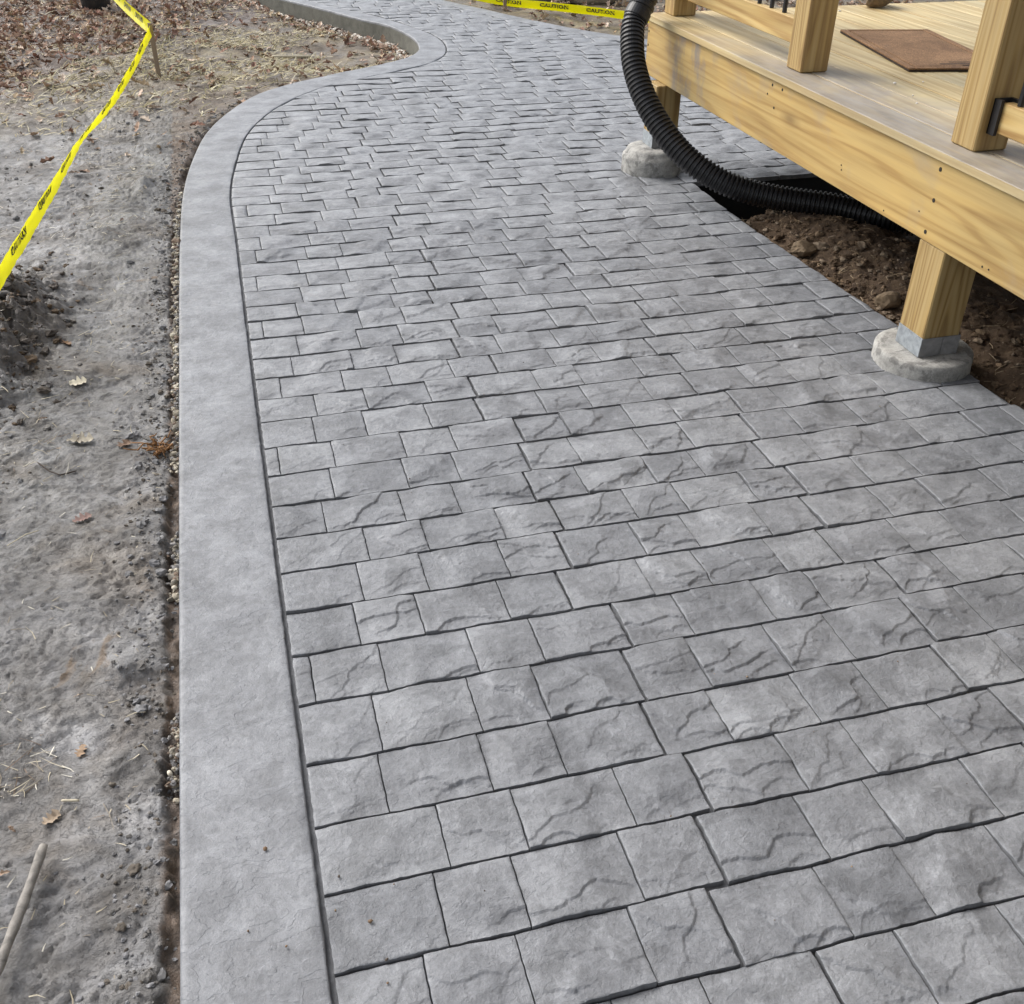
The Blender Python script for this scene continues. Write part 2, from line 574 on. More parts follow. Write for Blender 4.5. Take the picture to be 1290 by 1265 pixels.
def mat_mud():
    t = NT('clay_mud')
    v = t.coord(world=True)
    sx = t.node('ShaderNodeSeparateXYZ')
    t.l.new(v, sx.inputs[0])
    big = t.noise(v, 2.3, 6, 0.62, 0.8)
    grey = t.ramp(t.noise(v, 7, 8, 0.65, 1.0), [(0.3, (0.088, 0.081, 0.073)), (0.46, (0.158, 0.152, 0.146)), (0.60, (0.218, 0.215, 0.214)), (0.74, (0.33, 0.33, 0.34))])
    brown = t.ramp(t.noise(v, 12, 7, 0.65, 0.8), [(0.32, (0.075, 0.060, 0.046)), (0.68, (0.20, 0.168, 0.132))])
    c = t.mix(t.ramp(big, [(0.53, 0), (0.66, 0.7)]), grey, brown)
    # ochre stains where subsoil shows
    st = t.noise(v, 5.5, 5, 0.6, 1.4)
    c = t.mix(t.ramp(st, [(0.66, 0), (0.74, 0.6)]), c, (0.17, 0.105, 0.045))
    # from the clay towards the yard: dry straw coloured turf, then dark leaf mould
    fn = t.noise(t.coord((60, 85, 60), world=True), 1.0, 8, 0.7)
    c = t.mix(1.0, c, t.ramp(fn, [(0.30, 0.70), (0.48, 1.0), (0.70, 1.22)]), 'MULTIPLY')
    # reddish subsoil in the narrow gap along the border
    gp = t.math('ADD', sx.outputs['X'], t.math('MULTIPLY', t.math('SUBTRACT', t.noise(v, 14, 5, .6), .5), 0.05))
    c = t.mix(t.ramp(t.math('MULTIPLY', t.math('ADD', gp, 2.388), 60.0), [(0.0, 0.0), (0.8, 0.8)]), c, t.ramp(t.noise(v, 25, 6, .65), [(.35, (.07, .05, .036)), (.65, (.20, .135, .09))]))
    # dark topsoil of the dug mound at the left
    dx_ = t.math('MULTIPLY', t.math('ADD', sx.outputs['X'], 2.90), 5.0)
    dy_ = t.math('MULTIPLY', t.math('ADD', sx.outputs['Y'], 1.50), 2.3)
    rr_ = t.math('ADD', t.math('ADD', t.math('MULTIPLY', dx_, dx_), t.math('MULTIPLY', dy_, dy_)), t.math('MULTIPLY', t.math('SUBTRACT', t.noise(v, 9, 6, .65), .5), 2.2))
    c = t.mix(t.ramp(rr_, [(0.5, 0.85), (1.0, 0.0)]), c, t.ramp(t.noise(v, 30, 6, .65), [(.35, (.065, .054, .046)), (.68, (.18, .16, .142))]))
    wob = t.math('MULTIPLY', t.math('SUBTRACT', t.noise(v, 1.3, 5, 0.6, 0.7), 0.5), 2.2)
    far = t.math('ADD', sx.outputs['Y'], wob)
    yard = t.ramp(t.noise(v, 3.2, 8, 0.68, 0.8), [(0.3, (0.052, 0.038, 0.026)), (0.5, (0.145, 0.115, 0.078)), (0.66, (0.30, 0.25, 0.15))])
    c = t.mix(t.ramp(t.math('MULTIPLY', t.math('SUBTRACT', far, 0.9), 0.7), [(0.0, 0), (1.0, 0.92)]), c, yard)
    mould = t.ramp(t.noise(v, 6, 7, 0.65, 0.7), [(0.3, (0.04, 0.028, 0.022)), (0.7, (0.16, 0.112, 0.085))])
    lf = t.math('SUBTRACT', t.math('SUBTRACT', far, 3.0), t.math('MULTIPLY', t.math('ADD', sx.outputs['X'], 2.6), 1.6))
    c = t.mix(t.ramp(lf, [(0.0, 0), (1.0, 0.9)]), c, mould)
    t.set(Base_Color=c, Roughness=t.ramp(t.noise(v, 4.5, 5, 0.6), [(0.38, 0.36), (0.6, 0.75)]))
    t.b.inputs['Specular IOR Level'].default_value = 0.5
    hm = t.noise(t.coord((30, 44, 36), world=True), 1.0, 10, 0.66, 0.5)
    sm_ = t.ramp(t.noise(v, 5.0, 4, 0.55, 0.5), [(0.40, 0.12), (0.56, 1.0)])     # slick smears against crumbled patches
    n = t.bump(t.math('MULTIPLY', t.noise(v, 30, 12, 0.70, 0.4), sm_), 0.75, 0.012)
    n = t.bump(t.ramp(hm, [(0.38, 0.0), (0.40, 0.35), (0.49, 0.4), (0.51, 0.7), (0.60, 0.75), (0.62, 1.0)]), 0.8, 0.005, n)
    n = t.bump(t.noise(t.coord((150, 90, 120), world=True), 1.0, 6, 0.65, 0.8), 0.45, 0.003, n)
    t.set(Normal=n)
    return t.m


M_MUD = mat_mud()


def mat_soil():
    t = NT('brown_soil')
    v = t.coord(world=True)
    c = t.ramp(t.noise(v, 9, 9, 0.68, 0.8), [(0.3, (0.045, 0.028, 0.017)), (0.52, (0.105, 0.068, 0.04)), (0.72, (0.20, 0.138, 0.085))])
    t.set(Base_Color=c, Roughness=0.92)
    n = t.bump(t.noise(v, 45, 10, 0.7, 0.8), 1.0, 0.014)
    t.set(Normal=n)
    return t.m


M_SOIL = mat_soil()

# ------------------------------------------------------------------ plan of the walkway (world X, Y)
# pairs: the groove between border and stones, the outer edge of the border
PAIRS = [((-2.115, -6.2), (-2.35, -6.2)), ((-2.115, -3.5), (-2.350, -3.5)), ((-2.113, -2.0), (-2.347, -2.0)), ((-2.108, -0.75), (-2.340, -0.7)),
         ((-2.106, -0.15), (-2.322, -0.06)), ((-2.062, 0.32), (-2.278, 0.42)), ((-1.975, 0.868), (-2.19, 0.97)), ((-1.845, 1.27), (-2.06, 1.39)),
         ((-1.665, 1.615), (-1.865, 1.80)), ((-1.45, 1.885), (-1.64, 2.04)), ((-1.14, 2.11), (-1.28, 2.30)), ((-0.82, 2.315), (-0.955, 2.515)),
         ((-0.60, 2.495), (-0.745, 2.695)), ((-0.457, 2.745), (-0.638, 2.88)), ((-0.391, 3.05), (-0.59, 3.07)), ((-0.392, 3.407), (-0.578, 3.42)),
         ((-0.50, 3.853), (-0.672, 3.92)), ((-0.71, 4.40), (-0.875, 4.31)), ((-0.96, 4.83), (-1.115, 4.84)), ((-1.12, 5.15), (-1.32, 5.25)),
         ((-1.9, 6.9), (-2.1, 6.85)), ((-3.1, 9.0), (-3.3, 8.95))]
RPAIRS = [((3.3, 1.20), (3.3, 1.42)), ((2.5, 1.55), (2.56, 1.77)), ((1.8, 2.08), (1.92, 2.27)), ((1.32, 2.55), (1.46, 2.71)), ((0.955, 2.96), (1.07, 3.10)),
          ((0.757, 3.30), (0.853, 3.40)), ((0.56, 3.63), (0.66, 3.73)), ((0.30, 4.13), (0.43, 4.20)), ((0.10, 4.60), (0.25, 4.62)),
          ((-0.12, 5.05), (0.02, 5.10)), ((-0.75, 6.5), (-0.58, 6.62)), ((-1.75, 8.5), (-1.55, 8.6))]


def catmull(P, step):
    P = np.asarray(P, float)
    Q = np.vstack([2 * P[0] - P[1], P, 2 * P[-1] - P[-2]])
    out = []
    for i in range(1, len(Q) - 2):
        p0, p1, p2, p3 = Q[i - 1], Q[i], Q[i + 1], Q[i + 2]
        n = max(2, int(np.linalg.norm((p2 - p1)[:2]) / step))
        t = np.linspace(0, 1, n, endpoint=False)[:, None]
        t0 = 0
        t1 = np.linalg.norm(p1 - p0) ** .5
        t2 = t1 + np.linalg.norm(p2 - p1) ** .5
        t3 = t2 + np.linalg.norm(p3 - p2) ** .5
        tt = t1 + t * (t2 - t1)
        A1 = (t1 - tt) / (t1 - t0) * p0 + (tt - t0) / (t1 - t0) * p1
        A2 = (t2 - tt) / (t2 - t1) * p1 + (tt - t1) / (t2 - t1) * p2
        A3 = (t3 - tt) / (t3 - t2) * p2 + (tt - t2) / (t3 - t2) * p3
        B1 = (t2 - tt) / (t2 - t0) * A1 + (tt - t0) / (t2 - t0) * A2
        B2 = (t3 - tt) / (t3 - t1) * A2 + (tt - t1) / (t3 - t1) * A3
        out.append((t2 - tt) / (t2 - t1) * B1 + (tt - t1) / (t2 - t1) * B2)
    out.append(P[-1][None, :])
    return np.vstack(out)


_pl = catmull([(*a, *b) for a, b in PAIRS], 0.012)
_pr = catmull([(*a, *b) for a, b in RPAIRS], 0.02)
GRV, OUT = _pl[:, :2], _pl[:, 2:]
RGRV, ROUT = _pr[:, :2], _pr[:, 2:]


def fx(curve):
    i = np.argsort(curve[:, 1])
    ys, xs = curve[i, 1], curve[i, 0]
    return lambda y: np.interp(y, ys, xs)


x_grv, x_out, x_rgrv, x_rout = fx(GRV), fx(OUT), fx(RGRV), fx(ROUT)
BED_Y1 = -0.47


def x_bed(y):
    return np.interp(y, [-6.2, -2.85, -2.1, -1.1, -0.47], [0.215, 0.198, 0.155, 0.098, 0.10])


def x_right(y):
    y = np.asarray(y, float)
    return np.where(y < BED_Y1, x_bed(y), np.where(y < 1.22, 3.3, x_rgrv(y)))


# ------------------------------------------------------------------ walkway: slab body, border, joints
walk = empty('walkway', (-1.0, -2.0, 0))
tag(walk, 'grey stamped concrete path with a smooth curved border', kind='structure')
WOFF = np.array([1.0, 2.0, 0.0])


def wmesh(name, v, f, mat, smooth=True, k=None, parent=walk, mat2=None):
    return mesh_np(name, np.asarray(v) + WOFF, f, mat, parent, smooth, k=k, mat2=mat2)


def strip_border(inner, outer, name, flip):
    n = len(inner)
    inn = inner - (inner - outer) * (0.0032 / np.linalg.norm(inner - outer, axis=1))[:, None]
    w = np.array([0.0, 0.004, 0.011, 0.024] + list(np.linspace(0.09, 0.93, 17)) + [0.96, 0.98, 0.990, 0.997, 1.0])
    zed = np.array([-0.0155, -0.0035, -0.0008, 0.0] + [0.0] * 17 + [0.0, -0.0012, -0.0034, -0.008, -0.016])
    P = inn[:, None, :] * (1 - w)[None, :, None] + outer[:, None, :] * w[None, :, None]
    x, y = P[..., 0], P[..., 1]
    r = 0.0026 * fbm(x * 6, y * 6, 3, 4) + 0.0024 * terrace(fbm(x * 5 + 2 * noise(x * 3, y * 3, 5), y * 9, 8, 3), 5, 0.12)
    r = r + 0.0005 * fbm(x * 45, y * 45, 11, 2)
    mid = np.ones(len(w))
    mid[:3] = mid[-4:] = 0.3
    edge = (0.0016 * noise(x * 30, y * 30, 21) + 0.0012 * noise(x * 80, y * 80, 22)) * (np.arange(len(w)) < 2)[None, :]
    z = zed[None, :] + r * mid[None, :]
    V = np.stack([x + edge, y, z], -1).reshape(-1, 3)
    F = grid_faces(len(w), n)
    if flip:
        F = F[:, ::-1]
    wmesh('border', V, F, M_BORDER)
    # formed side of the slab
    ze = [-0.016, -0.05, -0.12, -0.20, -0.30]
    P = np.repeat(outer[:, None, :], len(ze), 1)
    nrm = (outer - inner) / np.linalg.norm(outer - inner, axis=1)[:, None]
    wob = 0.0015 * noise(P[..., 0] * 9 + 3, np.array(ze)[None, :] * 20 + P[..., 1] * 4, 4)
    V = np.concatenate([P + nrm[:, None, :] * wob[..., None], np.broadcast_to(np.array(ze)[None, :, None], P.shape[:2] + (1,))], -1).reshape(-1, 3)
    F = grid_faces(len(ze), n)
    if flip:
        F = F[:, ::-1]
    wmesh('slab_edge', V, F, M_EDGE)


strip_border(GRV, OUT, 'border', True)
strip_border(RGRV, ROUT, 'border', True)

ys = np.concatenate([np.arange(-6.2, BED_Y1 - 0.01, 0.05), [BED_Y1 - 0.0005]])
ys2 = np.concatenate([[BED_Y1 + 0.0005], np.arange(BED_Y1 + 0.03, 8.5, 0.03)])
V = []
for yy in (ys, ys2):
    l = x_grv(yy) - 0.012
    r = x_right(yy) + np.where((yy > 1.22), 0.012, 0.0)
    V.append((np.stack([l, yy, np.full_like(yy, -0.0145)], 1), np.stack([r, yy, np.full_like(yy, -0.0145)], 1)))
vv, ff, n0 = [], [], 0
for l, r in V:
    a = np.stack([l, r], 1).reshape(-1, 3)
    vv.append(a)
    ff.append(grid_faces(2, len(l), n0))
    n0 += len(a)
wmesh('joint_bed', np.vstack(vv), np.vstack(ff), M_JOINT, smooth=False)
# sides of the slab along the soil bed under the porch
yb = np.append(np.arange(-6.2, BED_Y1, 0.05), BED_Y1)
xb = x_bed(yb) + 0.001
c1 = np.stack([xb, yb], 1)
c2 = np.stack([np.linspace(xb[-1], 3.3, 60), np.full(60, BED_Y1)], 1)
cc = np.vstack([c1, c2])
V = np.concatenate([np.stack([cc[:, 0], cc[:, 1], np.full(len(cc), z)], 1)[:, None, :] for z in (-0.0145, -0.1, -0.5)], 1).reshape(-1, 3)
wmesh('slab_edge', V, grid_faces(3, len(cc)), M_SLABSIDE, smooth=False)

# ------------------------------------------------------------------ walkway: the stamped stones
ROWS = [-5.52, -5.37, -5.22, -5.07, -4.92, -4.77, -4.62, -4.47, -4.32, -4.171, -4.021, -3.871, -3.721, -3.556, -3.408, -3.258, -3.105, -2.958, -2.809, -2.654, -2.511, -2.358, -2.217, -2.072,
        -1.923, -1.765, -1.619, -1.487, -1.345, -1.197, -1.054, -0.903, -0.765, -0.622, -0.487, -0.327, -0.206, -0.052, 0.092, 0.21, 0.36, 0.505, 0.635, 0.769, 0.901, 1.047]
while ROWS[-1] < 8.3:
    ROWS.append(ROWS[-1] + 0.147 + 0.006 * math.sin(len(ROWS) * 1.7))
PH = {8: 0.146, 9: 0.189, 10: 0.223, 11: 0.338, 12: 0.355, 13: 0.037, 14: 0.154, 15: 0.188, 16: 0.222, 17: 0.338, 18: 0.02, 19: 0.04, 20: 0.153, 21: 0.176, 22: 0.279}
LONG, SHORT = 0.202, 0.150
rr = random.Random(3)


def stone_grid(xl, xr, y0, y1, res, seed, jl, jr, jf, jb, style):
    """one stamped stone: xl/xr are functions of y, j* half joint widths; returns verts, faces"""
    w = float(np.mean(xr(np.array([y0, y1])) - xl(np.array([y0, y1]))))
    nu = max(4, int(w / res) + 1)
    nv = max(4, int((y1 - y0) / res) + 1)
    u = np.linspace(0, 1, nu)
    v = np.linspace(0, 1, nv)
    # crowd the outermost rows so that the arris is crisp
    if nu > 5:
        u = np.concatenate([[0, 0.25 * u[1]], u[1:-1], [1 - 0.25 * u[1], 1]])
    if nv > 5:
        v = np.concatenate([[0, 0.25 * v[1]], v[1:-1], [1 - 0.25 * v[1], 1]])
    nu, nv = len(u), len(v)
    U, Vv = np.meshgrid(u, v)
    ya, yb = y0 + jf, y1 - jb
    Y = ya + (yb - ya) * Vv
    L = xl(Y) + jl
    R = xr(Y) - jr
    X = L + (R - L) * U
    # wandering joint lines
    Y = Y + 0.0034 * noise(X * 9, np.full_like(X, y0 * 7 + 50), 61) * (1 - Vv) + 0.0034 * noise(X * 9, np.full_like(X, y1 * 7 + 50), 61) * Vv
    Y = Y + 0.0010 * noise(X * 45, Y * 45, 62) + 0.0030 * np.maximum(fbm(X * 34 + seed, np.full_like(X, y0 * 9), 64, 3), 0) * (1 - Vv) ** 6
    X = X + 0.0014 * noise(X * 45 + 9, Y * 45, 63)
    df = (Vv * (yb - ya))
    db = ((1 - Vv) * (yb - ya))
    dl = U * (R - L)
    dr = (1 - U) * (R - L)
    dm = np.minimum(np.minimum(df, db), np.minimum(dl, dr))
    sx, sy = X + seed * 3.17, Y + seed * 1.71
    wx = sx + 0.02 * noise(sx * 14, sy * 14, 5)
    wy = sy + 0.02 * noise(sx * 14 + 40, sy * 14, 6)
    # cleft face: flat planes meeting in creases, scalloped flakes broken out of the front arris
    rough = style['rough']
    rg = random.Random(int(seed * 1e6))
    cx0, cy0 = float(X.mean()), float(Y.mean())
    px, py = X - cx0, Y - cy0
    wob = 0.007 * noise(sx * 22, sy * 22, 5) + 0.0035 * noise(sx * 55, sy * 55, 6) + 0.0014 * noise(sx * 130, sy * 130, 10)
    h = 0.0012 * noise(wx * 8, wy * 9, 1) + 0.0005 * fbm(sx * 45, sy * 45, 2, 3)
    for _ in range(rg.choice((1, 2, 2, 3))):
        an = rg.uniform(0, 6.283)
        dd_ = px * math.cos(an) + py * math.sin(an) + wob - rg.uniform(-.01, .045)
        h = h - rough * np.maximum(dd_, 0) * rg.uniform(.07, .17)
    for _ in range(rg.choice((0, 1, 2, 2))):                  # thin sheets split off: curved step
        an = rg.uniform(-2.6, -.5)
        dd_ = px * math.cos(an) + py * math.sin(an) + 0.022 * noise(sx * 13 + _ * 9, sy * 13, 7) + wob - rg.uniform(-.02, .05)
        h = h - rough * rg.uniform(.0014, .0034) * sstep(-.0007, .0007, dd_)
    for _ in range(rg.choice((2, 3, 3, 4, 5))):               # conchoidal chips along the front edge
        qx = rg.uniform(-.5, .5) * w if rg.random() < .6 else rg.uniform(.2, .5) * w
        R0 = rg.uniform(.018, .050)
        qy = -(yb - ya) / 2 - R0 * rg.uniform(.0, .55)
        asp = rg.uniform(.8, 1.7)
        rd = np.hypot((px - qx) / asp, py - qy) + wob * .8
        ins = 1 - sstep(R0 - .0007, R0 + .0007, rd)
        h = h - rough * ins * (rg.uniform(.0016, .0034) + rg.uniform(.0014, .0034) * (1 - np.clip(rd / R0, 0, 1)))
    h = h + style['lift'] + style['tx'] * px + style['ty'] * py
    h = h - 0.0016 * np.exp(-dm / 0.0014)
    # keep the faces level with one another so that every course joint stays open to view
    h = h - np.median(h) * 0.8
    h = np.where(h < 0, -0.0052 * np.tanh(-h / 0.0052), h)
    frt = np.exp(-df / 0.018)
    h = np.where(h < -0.0006, h * (1 - 0.30 * frt), h) + 0.0010 * frt
    h = h - 0.0022 * np.exp(-db / 0.006)
    f2_ = np.exp(-df / 0.005)
    h = np.where(h < -0.0015, -0.0015 + (h + 0.0015) * (1 - 0.6 * f2_), h)
    h = h - np.maximum(h, 0) * np.exp(-db / 0.008)
    h = np.clip(h, -0.0055, 0.006)
    fade = sstep(0.0, 0.0004, dm)
    Z = h
    # skirt
    A = np.stack([X, Y, Z], -1)
    G = np.empty((nv + 2, nu + 2, 3))
    G[1:-1, 1:-1] = A
    G[0, 1:-1], G[-1, 1:-1] = A[0] + (0, -0.0012, 0), A[-1] + (0, 0.0008, 0)
    G[1:-1, 0], G[1:-1, -1] = A[:, 0] + (-0.0008, 0, 0), A[:, -1] + (0.0008, 0, 0)
    G[0, 0], G[0, -1], G[-1, 0], G[-1, -1] = A[0, 0], A[0, -1], A[-1, 0], A[-1, -1]
    for s_ in (np.s_[0, :], np.s_[-1, :], np.s_[:, 0], np.s_[:, -1]):
        G[s_][..., 2] = -0.022
    F = grid_faces(nu + 2, nv + 2)
    jj, ii = np.divmod(np.arange(len(F)), nu + 1)
    return G.reshape(-1, 3), F, (ii > 0) & (ii < nu) & (jj > 0) & (jj < nv)


stones = []
for i in range(len(ROWS) - 1):
    y0, y1 = ROWS[i], ROWS[i + 1]
    ym = (y0 + y1) / 2
    trip = (i - 8) // 3
    ph = PH.get(i, (0.146 + 0.116 * trip + 0.035 * ((i - 8) % 3) + 0.05 * math.sin(trip * 2.3)))
    xmin, xmax = float(min(x_grv(y0), x_grv(y1))), float(np.max(x_right(np.array([y0 + .001, y1]))))
    if y1 > -0.45 and y0 < 1.3:
        xmax = 1.9
    e = ph - 0.352 * math.ceil((ph + 3.2) / 0.352) - 0.352
    joints = []
    while e < xmax + 0.4:
        joints += [e, e + SHORT]
        e += LONG + SHORT
    joints = [j + rr.uniform(-.006, .006) for j in joints]
    seamset = set()
    for sx0 in (-1.41 + 0.05 * math.sin(i * 0.9), -0.72 + 0.05 * math.sin(i * 1.3 + 1), -0.05, 0.62):
        seamset.add(min(range(len(joints)), key=lambda q: abs(joints[q] - sx0)))
    segs = [random.Random(((i - 8) // 3) * 13 + q).uniform(-.0045, .0045) for q in range(6)]
    segs1 = [random.Random(((i - 7) // 3) * 13 + q).uniform(-.0045, .0045) for q in range(6)]
    sl = [0.010 * noise(np.array([ym * 0.8 + q * 5.1]), np.array([q * 3.3]), 71)[0] for q in range(6)]
    first_q = next((q for q in range(len(joints) - 1) if joints[q + 1] > max(x_grv(y0), x_grv(y1)) + 0.034), 0)
    for q in range(first_q, len(joints) - 1):
        a, b = joints[q], joints[q + 1]
        if q == first_q:
            a = min(a, float(min(x_grv(y0), x_grv(y1))) - 0.02)
        seg = sum(1 for s in seamset if s <= q)
        dy, dy1 = segs[seg], segs1[seg]
        xg0, xg1 = float(x_grv(y0)) + 0.006, float(x_grv(y1)) + 0.006
        lo = max(xg0, xg1)
        xr0, xr1 = float(x_right(y0 + 1e-4)), float(x_right(y1 - 1e-4))
        if y1 > BED_Y1 and y0 < BED_Y1:
            xr0 = xr1 = float(x_bed(BED_Y1)) if y1 < BED_Y1 + 0.07 else 1.9
        hi = min(xr0, xr1)
        if a > hi - 0.02:
            continue
        left_cut = a < lo + 0.012
        right_cut = b > hi - 0.025
        sk = 0.10 * sl[seg]

        def fl(y, a=a, left_cut=left_cut, ym=ym, sk=sk):
            y = np.asarray(y, float)
            base = np.full_like(y, a) + sk * (y - ym) * 3
            return np.maximum(base, x_grv(y) + 0.0045) if left_cut else base

        def fr(y, b=b, right_cut=right_cut, ym=ym, sk=sk):
            y = np.asarray(y, float)
            base = np.full_like(y, b) + sk * (y - ym) * 3
            lim = x_right(np.where((y > BED_Y1 - .1) & (y < BED_Y1 + .1), ym, y)) - 0.003
            base = np.minimum(base, np.maximum(lim, a + 0.02)) if right_cut else base
            return np.maximum(base, x_grv(y) + 0.012)
        seam_l, seam_r = q in seamset, (q + 1) in seamset
        flat = 1.0
        if left_cut:
            flat = 0.35
        if right_cut or a > -0.22 and y0 < -0.5:
            flat = 0.45
        r3 = random.Random(i * 101 + q)
        style = dict(rough=flat * (1.25 if r3.random() < .7 else .6), lift=r3.uniform(-.0012, .0015), tx=r3.uniform(-.008, .008), ty=r3.uniform(-.022, .0))
        jf = 0.0018 + (0.0013 if r3.random() < .35 else 0)
        dist = math.hypot(ym - CAM_O[1], (a + b) / 2 - CAM_O[0])
        stones.append((dist, fl, fr, y0 + dy, y1 + dy1, r3.uniform(0, 40), 0.0042 if seam_l else 0.0013, 0.0030 if seam_r else 0.0013, jf, 0.0019, style, (a, b)))

vis = []
for s in stones:                       # those in view, nearest first
    p = np.array([(s[11][0] + s[11][1]) / 2, (s[3] + s[4]) / 2, 0]) - CAM_O
    k = p @ CF
    ok = k > .3 and abs(p @ CR) / k < .56 and abs(p @ CU) / k < .56
    vis.append((0 if ok else 1, s[0], s))
vis.sort(key=lambda q: (q[0], q[1]))
rest_v, rest_f, rest_s, rn = [], [], [], 0
for n_, (hid, dist, s) in enumerate(vis):
    single = (not hid) and n_ < 300
    res = (0.0027 if dist < 2.5 else 0.0040 if dist < 3.4 else 0.0065) if single else (0.013 if dist < 7 else 0.02)
    if hid:
        res = 0.02
    v, f, sm = stone_grid(s[1], s[2], s[3], s[4], res, s[5], s[6], s[7], s[8], s[9], s[10])
    if single:
        c = v.mean(0)
        c[2] = 0
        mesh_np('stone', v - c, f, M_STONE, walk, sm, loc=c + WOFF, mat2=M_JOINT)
    else:
        rest_v.append(v)
        rest_f.append(f + rn)
        rest_s.append(sm)
        rn += len(v)
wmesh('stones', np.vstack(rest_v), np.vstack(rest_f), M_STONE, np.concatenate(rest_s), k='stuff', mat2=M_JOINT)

# ------------------------------------------------------------------ ground
def axis(parts):
    out = []
    for a, b, st in parts:
        n = max(1, int(round((b - a) / st)))
        out.append(np.linspace(a, b, n, endpoint=False))
    return np.concatenate(out + [[parts[-1][1]]])


gx = axis([(-60, -12, 4.0), (-12, -6, 0.4), (-6, -3.5, 0.06), (-3.5, -2.95, 0.016), (-2.95, -2.30, 0.0065), (-2.30, -0.4, 0.022), (-0.4, 4, 0.055), (4, 12, 0.6), (12, 60, 4.0)])
gy = axis([(-30, -7, 3.0), (-7, -4.75, 0.12), (-4.75, -1.6, 0.0068), (-1.6, 0.6, 0.011), (0.6, 3.0, 0.020), (3.0, 7, 0.040), (7, 12, 0.15), (12, 80, 3.0)])
PILE = [(-2.93, -1.40, 0.15, 0.34, 0.115), (-2.98, -1.80, 0.13, 0.26, 0.085), (-2.62, -3.40, 0.06, 0.05, 0.012), (-2.47, -3.33, 0.05, 0.05, 0.018), (-2.50, 0.12, 0.05, 0.10, 0.03)]


def edge_dist(x, y):
    """distance outwards from the slab's left and right outer edges; negative inside"""
    xo, xr = x_out(y), x_rout(y)
    sl = np.abs(np.gradient(xo, y, axis=0)) if False else np.abs((x_out(y + .02) - x_out(y - .02)) / .04)
    sr = np.abs((x_rout(y + .02) - x_rout(y - .02)) / .04)
    dl = (xo - x) / np.sqrt(1 + sl ** 2)
    dr = (x - np.where(y > 1.42, xr, 50)) / np.sqrt(1 + np.minimum(sr, 4) ** 2)
    dr = np.where((y > 1.42) & (x > xo), dr, -1)
    return np.maximum(dl, dr)


def ground_base(x, y):
    # level of the soil: almost flush with the slab near the camera, dug out where the path bends back
    hollow = sstep(2.2, 3.2, y) * sstep(-2.6, -1.2, x)
    z = -0.030 - 0.115 * hollow
    right = (y > 1.4) & (x > x_rout(y) - 0.3) & (x > -1.0)
    z = np.where(right, -0.035, z)
    return z


def ground_z(x, y):
    z = ground_base(x, y)
    wx = x + 0.05 * noise(x * 5, y * 5, 41)
    wy = y + 0.05 * noise(x * 5 + 30, y * 5, 42)
    far = sstep(1.0, 3.0, y)
    z = z + 0.014 * noise(x * 2.1, y * 1.6, 43) + 0.008 * fbm(wx * 7, wy * 5, 44, 3)
    wx = wx + 0.016 * noise(x * 17, y * 17, 38)
    wy = wy + 0.016 * noise(x * 17 + 9, y * 17, 39)
    t1 = fbm(wx * 8 + wy * 3, wy * 12, 45, 4, 0.5)
    z = z + 0.017 * terrace(t1, 3.4, 0.06)
    t2 = fbm(wx * 22 + 4 + wy * 8, wy * 34, 46, 3, 0.55)
    m2 = sstep(-0.10, 0.35, noise(x * 5, y * 5, 37))
    z = z + (0.0085 * terrace(t2, 2.2, 0.07) + 0.0030 * fbm(x * 60, y * 75, 47, 2)) * m2 + 0.0008 * fbm(x * 80, y * 80, 36, 2)
    # ragged shear cracks in the drying clay
    cr = np.abs(fbm(wx * 4.5, wy * 7.5, 35, 3))
    z = z - 0.008 * (1 - sstep(0.0, 0.028, cr)) * sstep(-.1, .3, noise(x * 3 + 5, y * 3, 34))
    # tread-like ridges pressed in the clay
    z = z - 0.006 * sstep(0.55, 0.75, noise(wx * 3.2 + 8, wy * 7.5, 48))
    for (px, py, sx, sy, h) in PILE:
        g = np.exp(-((x - px) / sx) ** 2 - ((y - py) / sy) ** 2)
        z = z + h * g * (1 + 0.75 * fbm(x * 12, y * 12, 50, 3)) + np.minimum(g * 2, 1) * h * 0.42 * terrace(fbm(x * 19, y * 19, 51, 4), 2.6, .18)
    z = z + far * 0.035 * fbm(x * 1.5, y * 1.5, 52, 3)
    d = edge_dist(x, y)
    gap = np.clip(0.024 + 0.016 * noise(y * 3.3 + x, y * 0 + 1.7, 53) + 0.009 * noise(y * 17, y * 0 + 4.7, 54), 0.008, 0.055)
    lipn = 0.012 * noise(y * 9, x * 9, 55)
    tr = sstep(gap - 0.006, gap + 0.010, d + 0.012 * noise(x * 40, y * 40, 56))
    deep = -0.050 + 0.016 * noise(x * 20, y * 20, 57) + 0.006 * noise(x * 70, y * 70, 58)
    zz = deep * (1 - tr) + (z + lipn * np.exp(-np.abs(d - gap) / 0.03)) * tr
    nearslab = (y < 2.3) & (x < 0)
    z = np.where(nearslab, zz, z)
    # never stand proud of the slab right beside it
    z = np.where((d < 0.10) & nearslab, np.minimum(z, -0.006 + 0.18 * np.maximum(d - 0.02, 0)), z)
    return np.where(d < 0.0, -0.42, z)


GX, GY = np.meshgrid(gx, gy)
GZ = ground_z(GX, GY)
g_o = mesh_np('ground', np.stack([GX, GY, GZ], -1).reshape(-1, 3), grid_faces(len(gx), len(gy)), M_MUD, None, True, k='structure')
tag(g_o, 'smeared grey clay mud turning to dry turf and leaf litter')

# soil bed under the porch
sx_ = axis([(0.08, 0.9, 0.009), (0.9, 2.4, 0.04)])
sy_ = axis([(-5.6, -3.6, 0.06), (-3.6, -0.46, 0.011)])
SX, SY = np.meshgrid(sx_, sy_)


